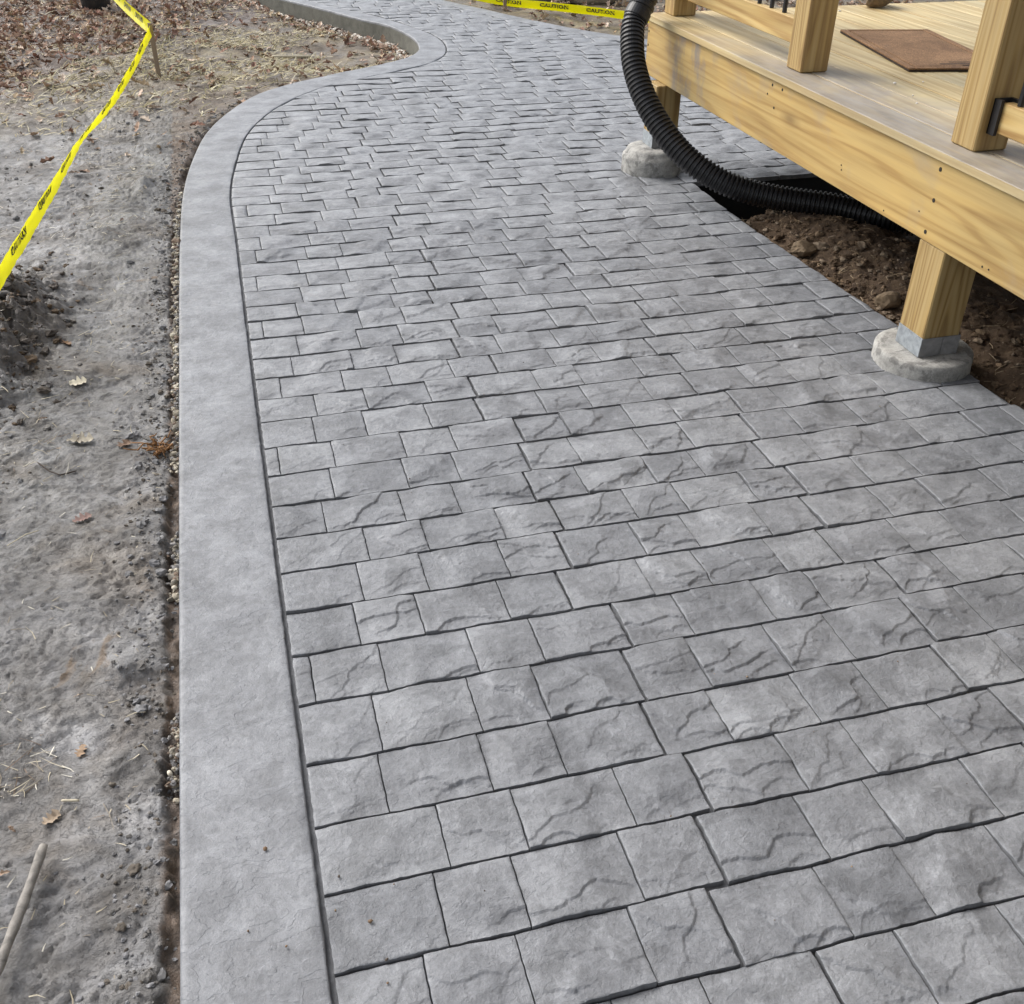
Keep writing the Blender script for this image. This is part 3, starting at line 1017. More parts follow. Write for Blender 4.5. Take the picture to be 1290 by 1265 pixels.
def soil_z(x, y):
    d = x - x_bed(y)
    corner = sstep(-1.05, -0.62, y)
    z = -0.055 + 0.075 * sstep(0.02, 0.35, d) * (1 - corner)
    z = z + 0.028 * fbm(x * 7, y * 7, 81, 4) + 0.018 * terrace(fbm(x * 14, y * 14, 82, 3), 2.5, .3) + 0.006 * fbm(x * 45, y * 45, 83, 3)
    back = sstep(0.5, 0.95, x)
    z = z - 0.20 * corner * sstep(-0.2, .25, 0.1 + noise(x * 3, y * 3, 84) * .2 + corner - .3) - 0.10 * back
    return np.where(d < 0.02, np.minimum(z, -0.02), z)


s_o = mesh_np('soil_bed', np.stack([SX, SY, soil_z(SX, SY)], -1).reshape(-1, 3), grid_faces(len(sx_), len(sy_)), M_SOIL, None, True, k='structure')
tag(s_o, 'loose brown soil heaped in the cut-out under the porch')

# ------------------------------------------------------------------ scattered ground cover (one object each)
ICO_V = np.array([(0, 0, 1), (.894, 0, .447), (.276, .851, .447), (-.724, .526, .447), (-.724, -.526, .447), (.276, -.851, .447),
                  (.724, .526, -.447), (-.276, .851, -.447), (-.894, 0, -.447), (-.276, -.851, -.447), (.724, -.526, -.447), (0, 0, -1)])
ICO_F = np.array([(0, 1, 2), (0, 2, 3), (0, 3, 4), (0, 4, 5), (0, 5, 1), (1, 6, 2), (2, 7, 3), (3, 8, 4), (4, 9, 5), (5, 10, 1), (6, 7, 2), (7, 8, 3), (8, 9, 4), (9, 10, 5), (10, 6, 1), (11, 7, 6), (11, 8, 7), (11, 9, 8), (11, 10, 9), (11, 6, 10)])


def _subdiv(v, f):
    v = [tuple(p) for p in v]
    cache, out = {}, []

    def mid(a, b):
        k = (min(a, b), max(a, b))
        if k not in cache:
            m = (np.array(v[a]) + np.array(v[b])) / 2
            v.append(tuple(m / np.linalg.norm(m)))
            cache[k] = len(v) - 1
        return cache[k]
    for a, b, c in f:
        x, y, z = mid(a, b), mid(b, c), mid(c, a)
        out += [(a, x, z), (b, y, x), (c, z, y), (x, y, z)]
    return np.array(v), np.array(out)


ICO2_V, ICO2_F = _subdiv(ICO_V, ICO_F)


def lumps(pts, size, cols, name, mat, squash=0.65, jag=0.35, fine=False, smooth=False, seed=1):
    R = np.random.RandomState(seed)
    BV, BF = (ICO2_V, ICO2_F) if fine else (ICO_V, ICO_F)
    n = len(pts)
    nb = len(BV)
    sc = size[:, None] * R.uniform(.65, 1.35, (n, 3)) * np.array([1, 1, squash])
    v = BV[None] * (1 + jag * (R.rand(n, nb) - .5))[..., None]
    v = v * sc[:, None, :]
    a = R.uniform(0, 6.283, n)
    t = R.uniform(-.5, .5, n)
    y_ = v[..., 1] * np.cos(t)[:, None] - v[..., 2] * np.sin(t)[:, None]
    z_ = v[..., 1] * np.sin(t)[:, None] + v[..., 2] * np.cos(t)[:, None]
    x_ = v[..., 0] * np.cos(a)[:, None] - y_ * np.sin(a)[:, None]
    y2 = v[..., 0] * np.sin(a)[:, None] + y_ * np.cos(a)[:, None]
    V = np.stack([x_, y2, z_], -1) + pts[:, None, :]
    F = BF[None] + (np.arange(n) * nb)[:, None, None]
    C = np.repeat(cols[:, None, :], nb, 1)
    return mesh_np(name, V.reshape(-1, 3), F.reshape(-1, 3), mat, None, smooth, color=C.reshape(-1, 3), k='stuff')


def pick(pal, n, R, jit=.15):
    p = np.array(pal)[R.randint(0, len(pal), n)]
    return p * R.uniform(1 - jit, 1 + jit, (n, 1))


# gravel showing in the gap beside the border, and along the foot of the slab where it bends
R = np.random.RandomState(11)
n = 2300
gy_ = R.uniform(-4.7, 0.4, n)
dd = np.abs(R.normal(0.000, 0.010, n)) + 0.003
keep = (noise(gy_ * 1.6, gy_ * 0 + 3, 91) + 0.25 * noise(gy_ * 7, gy_ * 0, 92) + sstep(-2.6, -1.6, gy_) * .55 - sstep(-.6, .3, gy_) * .9 > 0.05)
gy_, dd = gy_[keep], dd[keep]
gxp = x_out(gy_) - dd
sz = R.gamma(2.0, 0.0015, len(gy_)) + 0.0016 * np.where(gy_ < -2.2, 0.9, 1.05)
gz_ = np.where(gy_ < 3, -0.046 + R.uniform(0, .024, len(gy_)) + sstep(-2.6, -1.0, gy_) * .018, 0)
pts = np.stack([gxp, gy_, gz_], 1)
cols = pick([(.46, .41, .32), (.58, .53, .43), (.30, .27, .22), (.23, .22, .21), (.34, .30, .23), (.17, .12, .085), (.2, .19, .185)], len(pts), R, .25)
n2 = 1500
i2 = R.randint(int(len(OUT) * .55), len(OUT) - 1, n2)
nm = OUT[i2] - GRV[i2]
nm /= np.linalg.norm(nm, axis=1)[:, None]
p2 = OUT[i2] + nm * (np.abs(R.normal(.02, .06, n2)) + .012)[:, None]
ok = (p2[:, 1] > 2.6)
p2 = p2[ok]
pts2 = np.stack([p2[:, 0], p2[:, 1], ground_z(p2[:, 0], p2[:, 1]) + .006], 1)
cols2 = pick([(.58, .54, .47), (.66, .62, .55), (.40, .35, .30), (.28, .2, .15)], len(pts2), R)
g_ = lumps(np.vstack([pts, pts2]), np.concatenate([sz, R.uniform(.008, .018, len(pts2))]), np.vstack([cols, cols2]), 'gravel', M_GRAVEL, 0.75, 0.5, fine=True, smooth=False, seed=2)
tag(g_, 'pale crushed gravel in the gap along the path border')

# mud crumbs and clods
R = np.random.RandomState(12)
n = 5200
cxp = np.where(R.rand(n) < .42, 0, 1)
cy_ = R.uniform(-4.7, 1.8, n)
edge = x_out(cy_) - np.abs(R.normal(.055, .035, n)) - .012
anyx = x_out(cy_) - .04 - R.rand(n) ** .8 * 0.95
cx_ = np.where(cxp == 0, edge, anyx)
keep = (cxp == 0) | (noise(cx_ * 4, cy_ * 4, 95) > .18)
cx_, cy_ = cx_[keep], cy_[keep]
siz = R.uniform(.0012, .0050, len(cx_)) + (R.rand(len(cx_)) < .06) * R.uniform(.003, .010, len(cx_))
# heaped clods on the dug mound at the left
m = 700
mx = R.normal(-2.92, .10, m)
my = R.normal(-1.50, .30, m)
cx_, cy_, siz = np.concatenate([cx_, mx]), np.concatenate([cy_, my]), np.concatenate([siz, np.minimum(R.gamma(1.1, .0045, m) + .002, .02)])
pts = np.stack([cx_, cy_, ground_z(cx_, cy_) + siz * .25], 1)
dark = np.concatenate([np.zeros(len(cx_) - m), np.ones(m)])
cols = pick([(.20, .198, .2), (.235, .233, .238), (.16, .152, .142), (.13, .112, .092)], len(pts), R)
cols = np.where(dark[:, None] > .5, pick([(.075, .062, .052), (.11, .095, .083), (.15, .14, .135), (.10, .07, .045)], len(pts), R), cols)
g_ = lumps(pts, siz, cols, 'mud_crumbs', M_CLOD, .6, .75, fine=True, smooth=False, seed=3)
tag(g_, 'broken grey clay crumbs on the mud beside the path')

# soil clods under the porch
R = np.random.RandomState(13)
n = 2600
cy_ = R.uniform(-3.5, -0.75, n)
cx_ = x_bed(cy_) + .012 + np.abs(R.normal(.12, .22, n))
siz = R.gamma(1.0, .0036, n) + .0018
siz = np.minimum(siz, .024)
pts = np.stack([cx_, cy_, soil_z(cx_, cy_) + siz * .3], 1)
cols = pick([(.10, .066, .04), (.14, .095, .058), (.19, .135, .085), (.07, .045, .028), (.22, .17, .12)], n, R)
g_ = lumps(pts, siz, cols, 'soil_clods', M_CLOD, .6, .7, fine=True, smooth=False, seed=4)
tag(g_, 'crumbly brown clods on the soil under the porch')

# leaves: curled, pointed, five-lobed outline folded along the midrib


def leaf_mesh(pts, size, cols, name, seed, curl=.5, up=.35):
    R = np.random.RandomState(seed)
    n = len(pts)
    o = np.array([(-.5, 0), (-.25, .16), (-.12, .10), (.08, .26), (.18, .14), (.36, .16), (.55, 0)])
    k = len(o)
    V0 = np.concatenate([np.stack([o[:, 0], o[:, 1], np.zeros(k)], 1), np.stack([o[:, 0], -o[:, 1], np.zeros(k)], 1), np.stack([o[:, 0], 0 * o[:, 1], np.zeros(k)], 1)])
    F0 = []
    for j in range(k - 1):
        F0.append((2 * k + j, 2 * k + j + 1, j + 1, j))
        F0.append((k + j, k + j + 1, 2 * k + j + 1, 2 * k + j))
    F0 = np.array(F0)
    nb = len(V0)
    v = np.repeat(V0[None], n, 0)
    v[..., 1] *= R.uniform(.6, 1.5, (n, 1))
    c1 = R.uniform(.2, 1.6, (n, 1)) * curl
    c2 = R.uniform(-.5, 1.0, (n, 1)) * curl
    v[..., 2] = np.abs(v[..., 1]) * c1 * 1.3 + v[..., 0] ** 2 * c2 * 1.4 + .04 * R.randn(n, nb)
    v *= size[:, None, None]
    rx, ry, rz = R.normal(0, up, n), R.normal(0, up, n), R.uniform(0, 6.283, n)

    def rot(a, b, an):
        c, s = np.cos(an)[:, None], np.sin(an)[:, None]
        return a * c - b * s, a * s + b * c
    x, y, z = v[..., 0], v[..., 1], v[..., 2]
    y, z = rot(y, z, rx)
    x, z = rot(x, z, ry)
    x, y = rot(x, y, rz)
    V = np.stack([x, y, z - z.min(1, keepdims=True) * .8], -1) + pts[:, None, :]
    F = F0[None] + (np.arange(n) * nb)[:, None, None]
    C = np.repeat(cols[:, None, :], nb, 1)
    return mesh_np(name, V.reshape(-1, 3), F.reshape(-1, 4), M_LITTER, None, False, color=C.reshape(-1, 3), k='stuff')


R = np.random.RandomState(14)
n = 26000
lx = R.uniform(-6.0, 0.5, n)
ly = R.uniform(0.2, 9.5, n)
d = edge_dist(lx, ly)
leafz = sstep(0.0, 1.6, (ly - 3.0) - (lx + 2.6) * 1.6 + 1.6 * noise(lx * .8, ly * .8, 97))
near_e = np.exp(-((d - .12) / .12) ** 2) * sstep(2.6, 3.2, ly)
pr = 0.05 * sstep(0.0, 1.2, ly) + .72 * leafz + .55 * near_e + .09 * sstep(1.2, 2.6, ly)
keep = (R.rand(n) < pr) & (d > .015) & (lx < x_out(ly))
lx, ly = lx[keep], ly[keep]
n = 5200
rx_ = R.uniform(-.2, 4.5, n)
ry_ = R.uniform(1.7, 8.5, n)
d = edge_dist(rx_, ry_)
keep = (d > .02) & (rx_ > x_rout(ry_)) & (R.rand(n) < .35 + .5 * sstep(.3, 1.2, d))
lx, ly = np.concatenate([lx, rx_[keep]]), np.concatenate([ly, ry_[keep]])
siz = R.uniform(.035, .085, len(lx))
pts = np.stack([lx, ly, ground_z(lx, ly) + .004], 1)
cols = pick([(.34, .225, .16), (.43, .30, .22), (.54, .42, .33), (.23, .14, .095), (.62, .51, .41), (.30, .175, .13), (.48, .37, .24)], len(lx), R, .25)
g_ = leaf_mesh(pts, siz, cols, 'leaf_litter', 5, .55, .4)
tag(g_, 'drift of curled brown oak leaves over the yard')

R = np.random.RandomState(34)
m = 520
ly = R.uniform(-4.5, 2.2, m)
lx = x_out(ly) - .06 - R.rand(m) * 1.0
keep = R.rand(m) < (.22 + .78 * sstep(-1.5, 1.0, ly))
lx, ly = lx[keep], ly[keep]
pts = np.stack([lx, ly, ground_z(lx, ly) + .002], 1)
cols = pick([(.36, .29, .23), (.47, .42, .35), (.22, .155, .12), (.30, .22, .16), (.55, .52, .46)], len(lx), R, .2)
tag(leaf_mesh(pts, np.minimum(R.gamma(2.0, .006, len(lx)) + .006, .045), cols, 'leaf_scraps', 9, .4, .25), 'small torn leaf scraps pressed into the grey clay', kind='stuff')
# dry grass and straw
def blades(px, py, pz, length, name, cols, seed, lean=1.1, wid=.0022):
    R = np.random.RandomState(seed)
    n = len(px)
    a = R.uniform(0, 6.283, n)
    el = np.clip(R.normal(.28, .25, n) * lean, .0, 1.3)
    b = R.normal(0, .5, n)
    dx, dy, dz = np.cos(a) * np.cos(el), np.sin(a) * np.cos(el), np.sin(el)
    sxv, syv = -np.sin(a) * wid, np.cos(a) * wid
    V = []
    for t, w in ((0, 1), (.5, .9), (1, .35)):
        x = px + dx * length * t + np.cos(a + 1.57) * b * length * t * t * .5
        y = py + dy * length * t + np.sin(a + 1.57) * b * length * t * t * .5
        z = pz + dz * length * t * (1 - .35 * t)
        V += [np.stack([x - sxv * w, y - syv * w, z], -1), np.stack([x + sxv * w, y + syv * w, z + wid * .6], -1)]
    V = np.stack(V, 1)
    F = np.array([(0, 1, 3, 2), (2, 3, 5, 4)])[None] + (np.arange(n) * 6)[:, None, None]
    C = np.repeat(cols[:, None, :], 6, 1)
    return mesh_np(name, V.reshape(-1, 3), F.reshape(-1, 4), M_LITTER, None, False, color=C.reshape(-1, 3), k='stuff')


R = np.random.RandomState(15)
n = 26000
bx = R.uniform(-4.6, -.6, n)
by = R.uniform(1.2, 6.5, n)
d = edge_dist(bx, by)
dens = np.exp(-((by - 3.5 - .25 * (bx + 1.6)) / 1.0) ** 2) * (bx > -3.2) + .25
dens = dens * (noise(bx * 1.4, by * 2.2, 99) > -.12)
keep = (d > .1) & (R.rand(n) < dens)
bx, by = bx[keep], by[keep]
cols = pick([(.47, .40, .235), (.54, .47, .30), (.38, .32, .19), (.30, .27, .14), (.58, .53, .38)], len(bx), R, .2)
g_ = blades(bx, by, ground_z(bx, by), R.uniform(.03, .10, len(bx)), 'dry_grass', cols, 6, 1.0, .0030)
tag(g_, 'flattened straw yellow turf in the bend of the path')
# straw bits lying on the clay, some in small tufts
R = np.random.RandomState(16)
cl = [(-2.675, -3.57, .05, 60), (-2.66, -.40, .13, 90), (-2.72, 0.0, .15, 70), (-2.56, .35, .14, 60), (-2.70, -2.30, .07, 22), (-2.62, -1.05, .10, 26), (-2.85, 0.9, .25, 140), (-2.6, 1.5, .3, 160), (-2.95, -.3, .15, 80), (-2.75, .55, .12, 70), (-2.55, -1.6, .08, 24), (-2.75, -2.05, .08, 26)]
bx, by, ln = [], [], []
for (x, y, s, m) in cl:
    bx.append(R.normal(x, s, m))
    by.append(R.normal(y, s, m))
    ln.append(R.uniform(.02, .07, m))
m = 900
y = R.uniform(-4.6, 1.8, m)
bx.append(x_out(y) - R.uniform(.06, .75, m))
by.append(y)
ln.append(R.gamma(1.6, .010, m) + .005)
bx, by, ln = np.concatenate(bx), np.concatenate(by), np.concatenate(ln)
cols = pick([(.42, .37, .27), (.50, .45, .34), (.33, .29, .22), (.25, .22, .18), (.58, .55, .47), (.16, .12, .09)], len(bx), R, .2)
g_ = blades(bx, by, ground_z(bx, by) + .002, ln, 'straw', cols, 7, .35, .0011)
tag(g_, 'loose straw stalks lying on the grey clay')
R = np.random.RandomState(17)
by = R.uniform(-3.3, -.8, 420)
bx = x_bed(by) + .02 + np.abs(R.normal(.1, .2, 420))
cols = pick([(.30, .22, .13), (.22, .15, .09), (.40, .31, .2)], 420, R, .2)
g_ = blades(bx, by, soil_z(bx, by) + .006, R.uniform(.02, .07, 420), 'roots', cols, 8, .6, .0012)
tag(g_, 'thin dry rootlets poking from the brown soil', kind='stuff')

# ------------------------------------------------------------------ porch deck
deck = empty('porch_deck', (0, 0, 0))
tag(deck, 'raised pine porch deck with square posts and wide rim board', 'deck')
ZT, ZB = 0.69, 0.662
rim = MB().box(0.0, 0.038, -5.6, 0.0, 0.412, 0.660, .003).build('rim_board', M_RIM, deck)
for (y, z, r) in [(-0.018, .548, .006), (-.016, .610, .006), (-.016, .436, .006), (-1.324, .640, .0055), (-1.406, .640, .0055), (-1.294, .601, .004), (-1.361, .563, .005), (-2.433, .635, .0068), (-2.437, .541, .0068),
                  (-2.434, .440, .0068), (-1.899, .495, .003), (-1.905, .480, .003), (-2.723, .436, .0034), (-2.752, .438, .003), (-2.198, .430, .003), (-2.38, .488, .0025)]:
    m = MB()
    m.tube([(-0.0012, y, z), (0.004, y, z)], [r, r], 12)
    m.build('screw', M_HOLE, rim)
MB().box(0.041, 2.45, -0.038, -0.002, 0.412, 0.660, .003).build('end_rim', M_RIMX, deck)
for y in np.arange(-0.45, -5.5, -0.406):
    MB().box(0.0395, 2.45, y - .019, y + .019, .425, .659, .002).build('joist', M_JOIST, deck)
x = -0.014
i = 0
while x < 2.4:
    MB().box(x, x + 0.138, -5.6, 0.004 + 0.004 * math.sin(i * 3.1), ZB, ZT + 0.0008 * math.sin(i * 2.2), .0022).build('deck_board', M_DECK, deck)
    x += 0.1442
    i += 1


def lower_post(x, y, z0, w=.136):
    p = MB().box(x, x + w, y, y + w, z0 + .004, .411, .004).build('support_post', M_POST, deck)
    t = .0035
    h0, h1 = z0 + .001, z0 + .066
    MB().box(x - t, x - .0005, y - .002, y + w - .006, h0, h1).build('post_base', M_GALV, p)
    MB().box(x + w + .0005, x + w + t, y + .006, y + w - .006, h0, h1).build('post_base', M_GALV, p)
    MB().box(x - t * .5, x + w * .54, y - t, y - .0025, h0, h1).build('post_base', M_MORTARED, p)
    MB().box(x + w * .56, x + w + t, y - t - .001, y - .0005, h0, h1).build('post_base', M_MORTARED, p)


lower_post(0.004, -2.545, 0.055)
lower_post(-0.045, -0.285, 0.118, .13)


def upper_post(x, y, w=.116):
    MB().box(x, x + w, y, y + w, ZT + .0015, 2.42, .004).build('porch_post', M_POST, deck)


upper_post(.072, -2.468)
upper_post(.079, -1.381)
upper_post(.075, -.125)
# added out of view to shade the near path: roof and header beam
MB().box(.070, .190, -9.0, .0, 2.422, 2.60, .004).build('added_header_beam', M_RAIL, deck)
MB().box(-1.66, 3.0, -9.0, -2.60, 2.603, 2.74, .01).build('added_shade_roof', M_JOIST, deck)
MB().box(.072, .188, -5.58, -5.464, ZT + .0015, 2.42, .004).build('porch_post', M_POST, deck)  # extra post, added out of view below the shading roof
MB().box(-1.60, -1.47, -8.6, -8.47, 0.0, 2.602, .004).build('porch_post', M_POST, deck)  # another unseen post, added to carry the shading roof
# rail between the two far posts, and the one right of the near post
rl = MB().box(.112, .150, -1.263, -.128, .768, .858, .003).build('bottom_rail', M_RAIL, deck)
for y in np.arange(-1.2035, -.15, .1095):
    MB().tube([(.131, y, .859), (.131, y, 1.62)], .0095, 8).build('baluster', M_BLACKMETAL, rl)
MB().box(.112, .150, -1.263, -.128, 1.62, 1.71, .003).build('top_rail', M_RAIL, deck)
rl = MB().box(.110, .148, -5.6, -2.492, .752, .838, .003).build('bottom_rail', M_RAIL, deck)
for y in np.arange(-2.546, -5.5, -.102):
    MB().tube([(.129, y, .839), (.129, y, 1.62)], .0095, 8).build('baluster', M_BLACKMETAL, rl)
MB().box(.110, .148, -5.6, -2.492, 1.62, 1.71, .003).build('top_rail', M_RAIL, deck)
b = MB()
b.box(.098, .1085, -2.502, -2.470, .746, .846)
b.box(.098, .160, -2.4745, -2.4705, .746, .846)
b.box(.1495, .160, -2.502, -2.470, .746, .846)
b.build('rail_bracket', M_BLACKMETAL, deck)

# concrete footings


def footing(name, cx_, cy_, r, ztop, label, seed, wob, zchip, lump=.003, collar=False):
    nth, prof = 72, [(0.0, ztop), (r * .5, ztop), (r * .85, ztop), (r * .955, ztop - .001), (r * .99, ztop - .006), (r, ztop - .016), (r * 1.0, ztop * .55), (r * 1.0, ztop * .25), (r * 1.01, -.02), (r, -.1)]
    if collar:                                   # narrower cast collar on a rougher drum
        prof = [(0.0, ztop), (r * .6, ztop), (r * .80, ztop - .003), (r * .86, ztop - .012), (r * .89, ztop * .80), (r * .93, ztop * .72), (r * .985, ztop * .66), (r, ztop * .58), (r * 1.0, ztop * .3), (r * 1.01, -.02), (r, -.1)]
    th = np.linspace(0, 2 * math.pi, nth, endpoint=False)
    V = []
    for (q, z) in prof:
        a = q * np.cos(th)
        b_ = q * np.sin(th)
        k = 1.0
        if q > r * .9:
            n_ = fbm(th * 3.0 * 1.6 + seed, np.full(nth, z * 40 + seed), seed, 4)
            n2_ = noise(np.cos(th) * 2.2 + seed, np.sin(th) * 2.2, seed)
            k = 1 + wob * n_ + wob * .8 * n2_
        zz = z + (lump * fbm(a * 20 + seed, b_ * 20, seed, 3) if q < r else 0) + zchip * noise(np.cos(th) * 1.4 + seed, np.sin(th) * 1.4, seed + 5) * (q > r * .3) * (z > .02)
        V.append(np.stack([a * k, b_ * k, zz * np.ones(nth)], 1))
    V = np.vstack(V)
    F = []
    for i in range(len(prof) - 1):
        for j in range(nth):
            k2 = (j + 1) % nth
            F.append((i * nth + j, i * nth + nth + j, i * nth + nth + k2, i * nth + k2))
    o = mesh_np(name, V, np.array(F), M_PIER, None, True, loc=(cx_, cy_, 0))
    return tag(o, label, 'footing', 'round concrete footings of the porch')


footing('concrete_footing', .075, -2.472, .160, .054, 'low round concrete footing under the nearer porch post', 3, .003, .0005, .0007)
footing('concrete_footing', -.020, -.240, .152, .118, 'taller rough concrete footing beside the black corrugated pipe', 9, .018, .003, .0015, True)

# ------------------------------------------------------------------ drain pipe
pipe = empty('drain_pipe', (0.2, -0.9, 0.0))
tag(pipe, 'black corrugated drain pipe curving from the deck corner to the soil', 'pipe')
PO = np.array([0.2, -0.9, 0.0])
ctrl = [(-.104, -.200, .805), (-.140, -.222, .740), (-.173, -.243, .692), (-.197, -.300, .630), (-.214, -.384, .543), (-.203, -.495, .434), (-.159, -.619, .321), (-.100, -.722, .236), (-.040, -.794, .182), (.06, -.872, .125), (.18, -.928, .085), (.31, -.998, .065), (.505, -1.115, .055), (.62, -1.22, .045), (.85, -1.42, .035), (1.2, -1.75, .02)]
pp = catmull(ctrl, .004)
seglen = np.concatenate([[0], np.cumsum(np.linalg.norm(np.diff(pp, axis=0), axis=1))])
pitch = .0215


def at_len(s):
    return np.stack([np.interp(s, seglen, pp[:, i]) for i in range(3)], -1)


start, end = .115, seglen[-1]
S, RA = [], []
s = start
while s < end - pitch:
    for q, rad in ((0, .0475), (.14, .0485), (.30, .0560), (.66, .0560), (.82, .0485)):
        S.append(s + q * pitch)
        RA.append(rad)
    s += pitch
MB().tube(at_len(np.array(S)) - PO, RA, 30).build('corrugated_tube', M_BLACK, pipe, smooth=False)
S, RA = [], []
for s, r in ((-0.0, .055), (.006, .060), (.03, .060), (.034, .056), (.044, .056), (.048, .062), (.062, .062), (.066, .057), (.078, .057), (.082, .0605), (.118, .0605), (.122, .057)):
    S.append(max(s, 0.0) + .0)
    RA.append(r)
MB().tube(at_len(np.array(S)) - PO, RA, 30).build('coupling', M_BLACK, pipe, smooth=False)


def loft(sections, n):
    v = [p for s_ in sections for p in s_]
    f = []
    for i in range(len(sections) - 1):
        for j in range(n):
            k = (j + 1) % n
            f.append((i * n + j, i * n + k, i * n + n + k, i * n + n + j))
    f += [tuple(range(n - 1, -1, -1)), tuple((len(sections) - 1) * n + j for j in range(n))]
    return MB().add(v, f)


def sec(c, hx, hy, zt=0.0, rnd=.35):
    o = []
    for an in np.linspace(0, 2 * math.pi, 16, endpoint=False):
        cx_, sy2 = math.cos(an), math.sin(an)
        p = 2 / max(rnd * 2, .2)
        ex = math.copysign(abs(cx_) ** (rnd), cx_) * hx
        ey = math.copysign(abs(sy2) ** (rnd), sy2) * hy
        o.append((c[0] + ex - PO[0], c[1] + ey - PO[1], c[2] + zt * ex))
    return o


ad = loft([sec((-.104, -.200, .797), .053, .053, 0, 1.0), sec((-.098, -.196, .830), .053, .053, 0, .8), sec((-.082, -.185, .885), .052, .040, -.30, .45), sec((-.068, -.172, .955), .051, .040, -.30, .35), sec((-.066, -.17, 1.02), .051, .040, 0, .35)], 16).build('adapter', M_BLACK, pipe)
loft([sec((-.066, -.17, 1.00), .045, .035, 0, .3), sec((-.066, -.17, 2.4), .045, .035, 0, .3)], 16).build('downspout', M_BLACKMETAL, pipe)
MB().box(-.112 - PO[0], -.084 - PO[0], -.2315 - PO[1], -.2285 - PO[1], .868, .884).build('sticker', M_LABEL, ad)

# ------------------------------------------------------------------ doormat and stone on the deck
mat_a = math.radians(-11.0)
dm = empty('doormat', (.784, -1.098, ZT + .002), mat_a)
tag(dm, 'brown coir doormat lying on the porch boards', 'doormat')
mw, ml = .205, .40
MB().box(-mw, mw, -ml, ml, 0, .006, .002).build('mat_backing', M_MATPRINT, dm)
for (x0, x1, y0, y1) in ((-mw, -mw + .030, -ml, ml), (mw - .030, mw, -ml, ml), (-mw + .0305, mw - .0305, -ml, -ml + .030), (-mw + .0305, mw - .0305, ml - .030, ml)):
    MB().box(x0, x1, y0, y1, .0062, .0135, .003).build('mat_border', M_MAT, dm)
MB().box(-mw + .037, mw - .037, -ml + .037, ml - .037, .0062, .0130, .003).build('mat_field', M_MAT, dm)
for (x0, x1, y0, y1) in ((-.05, .10, -.335, -.322), (.0, .12, -.30, -.290), (.03, .13, -.36, -.350)):
    MB().box(x0, x1, y0, y1, .0131, .0138).build('mat_print', M_MATPRINT, dm)


def rock(name, loc, size, mat, label, cat, seed, squash=(1, 1, 1), flat=.25):
    R = np.random.RandomState(seed)
    v, f = _subdiv(ICO2_V, ICO2_F)
    d = np.array([R.randn(3) for _ in range(9)])
    d /= np.linalg.norm(d, axis=1)[:, None]
    off = R.uniform(.55, .9, 9)
    k = np.ones(len(v))
    for a, o in zip(d, off):
        dot = v @ a
        k = np.minimum(k, np.where(dot > 1e-3, o / np.maximum(dot, 1e-3), 9))
    v = v * k[:, None] * (1 + .03 * R.randn(len(v)))[:, None] * np.array(squash) * size
    v[:, 2] -= v[:, 2].min() * (1 - flat * 0)
    o = mesh_np(name, v, f, mat, None, False, loc=loc)
    return tag(o, label, cat)


rock('rock', (1.215, -.055, ZT + .001), .105, M_ROCK, 'rough brown stone sitting near the far edge of the porch boards', 'stone', 4, (.82, .8, .75))
rock('boulder', (1.42, 4.85, -.06), .42, M_PALEROCK, 'pale tan boulder behind the yellow tape at the far yard', 'stone', 6, (1.0, .6, .5))
# stones half buried in the soil under the porch
rock('rock', (.215, -1.40, -.045), .062, M_ROCK, 'flat tan stone in the soil nearest the corrugated pipe', 'stone', 8, (1.0, .7, .55))
rock('rock', (.265, -1.98, -.045), .058, M_ROCK, 'knobbly brown stone at the slab edge left of the near footing', 'stone', 9, (.9, .8, .8))

# ------------------------------------------------------------------ stakes and caution tape


def stake(x, y, z1, label):
    z0 = float(ground_z(np.array([x]), np.array([y]))[0])
    m = MB()
    m.box(x - .015, x + .015, y - .007, y + .007, z0 - .25, z1, .002)
    o = m.build('wooden_stake', M_STAKE, None)
    return tag(o, label, 'stake', 'wooden stakes holding the caution tape')


stake(-2.47, 2.60, .30, 'grey wooden stake at the corner of the tape on the mud')
stake(.483, 4.592, .23, 'short wooden stake beside the far right edge of the path')

FONT_SRC = {}


def word_mesh(word):
    if word in FONT_SRC:
        return FONT_SRC[word]
    cu = bpy.data.curves.new('lettering', 'FONT')
    cu.body = word
    cu.size = 1.0
    cu.offset = .028
    cu.resolution_u = 2
    cu.align_x = 'CENTER'
    ob = bpy.data.objects.new('lettering', cu)
    COL.objects.link(ob)
    bpy.context.view_layer.update()
    dg = bpy.context.evaluated_depsgraph_get()
    me = ob.evaluated_get(dg).to_mesh()
    v = np.array([p.co[:] for p in me.vertices])
    f = [tuple(p.vertices) for p in me.polygons]
    bpy.data.objects.remove(ob)
    v[:, 0] -= (v[:, 0].min() + v[:, 0].max()) / 2
    v[:, 1] -= (v[:, 1].min() + v[:, 1].max()) / 2
    v[:, 1] /= (v[:, 1].max() - v[:, 1].min())
    v[:, 0] /= (v[:, 0].max() - v[:, 0].min())
    FONT_SRC[word] = (v[:, :2], f)
    return FONT_SRC[word]


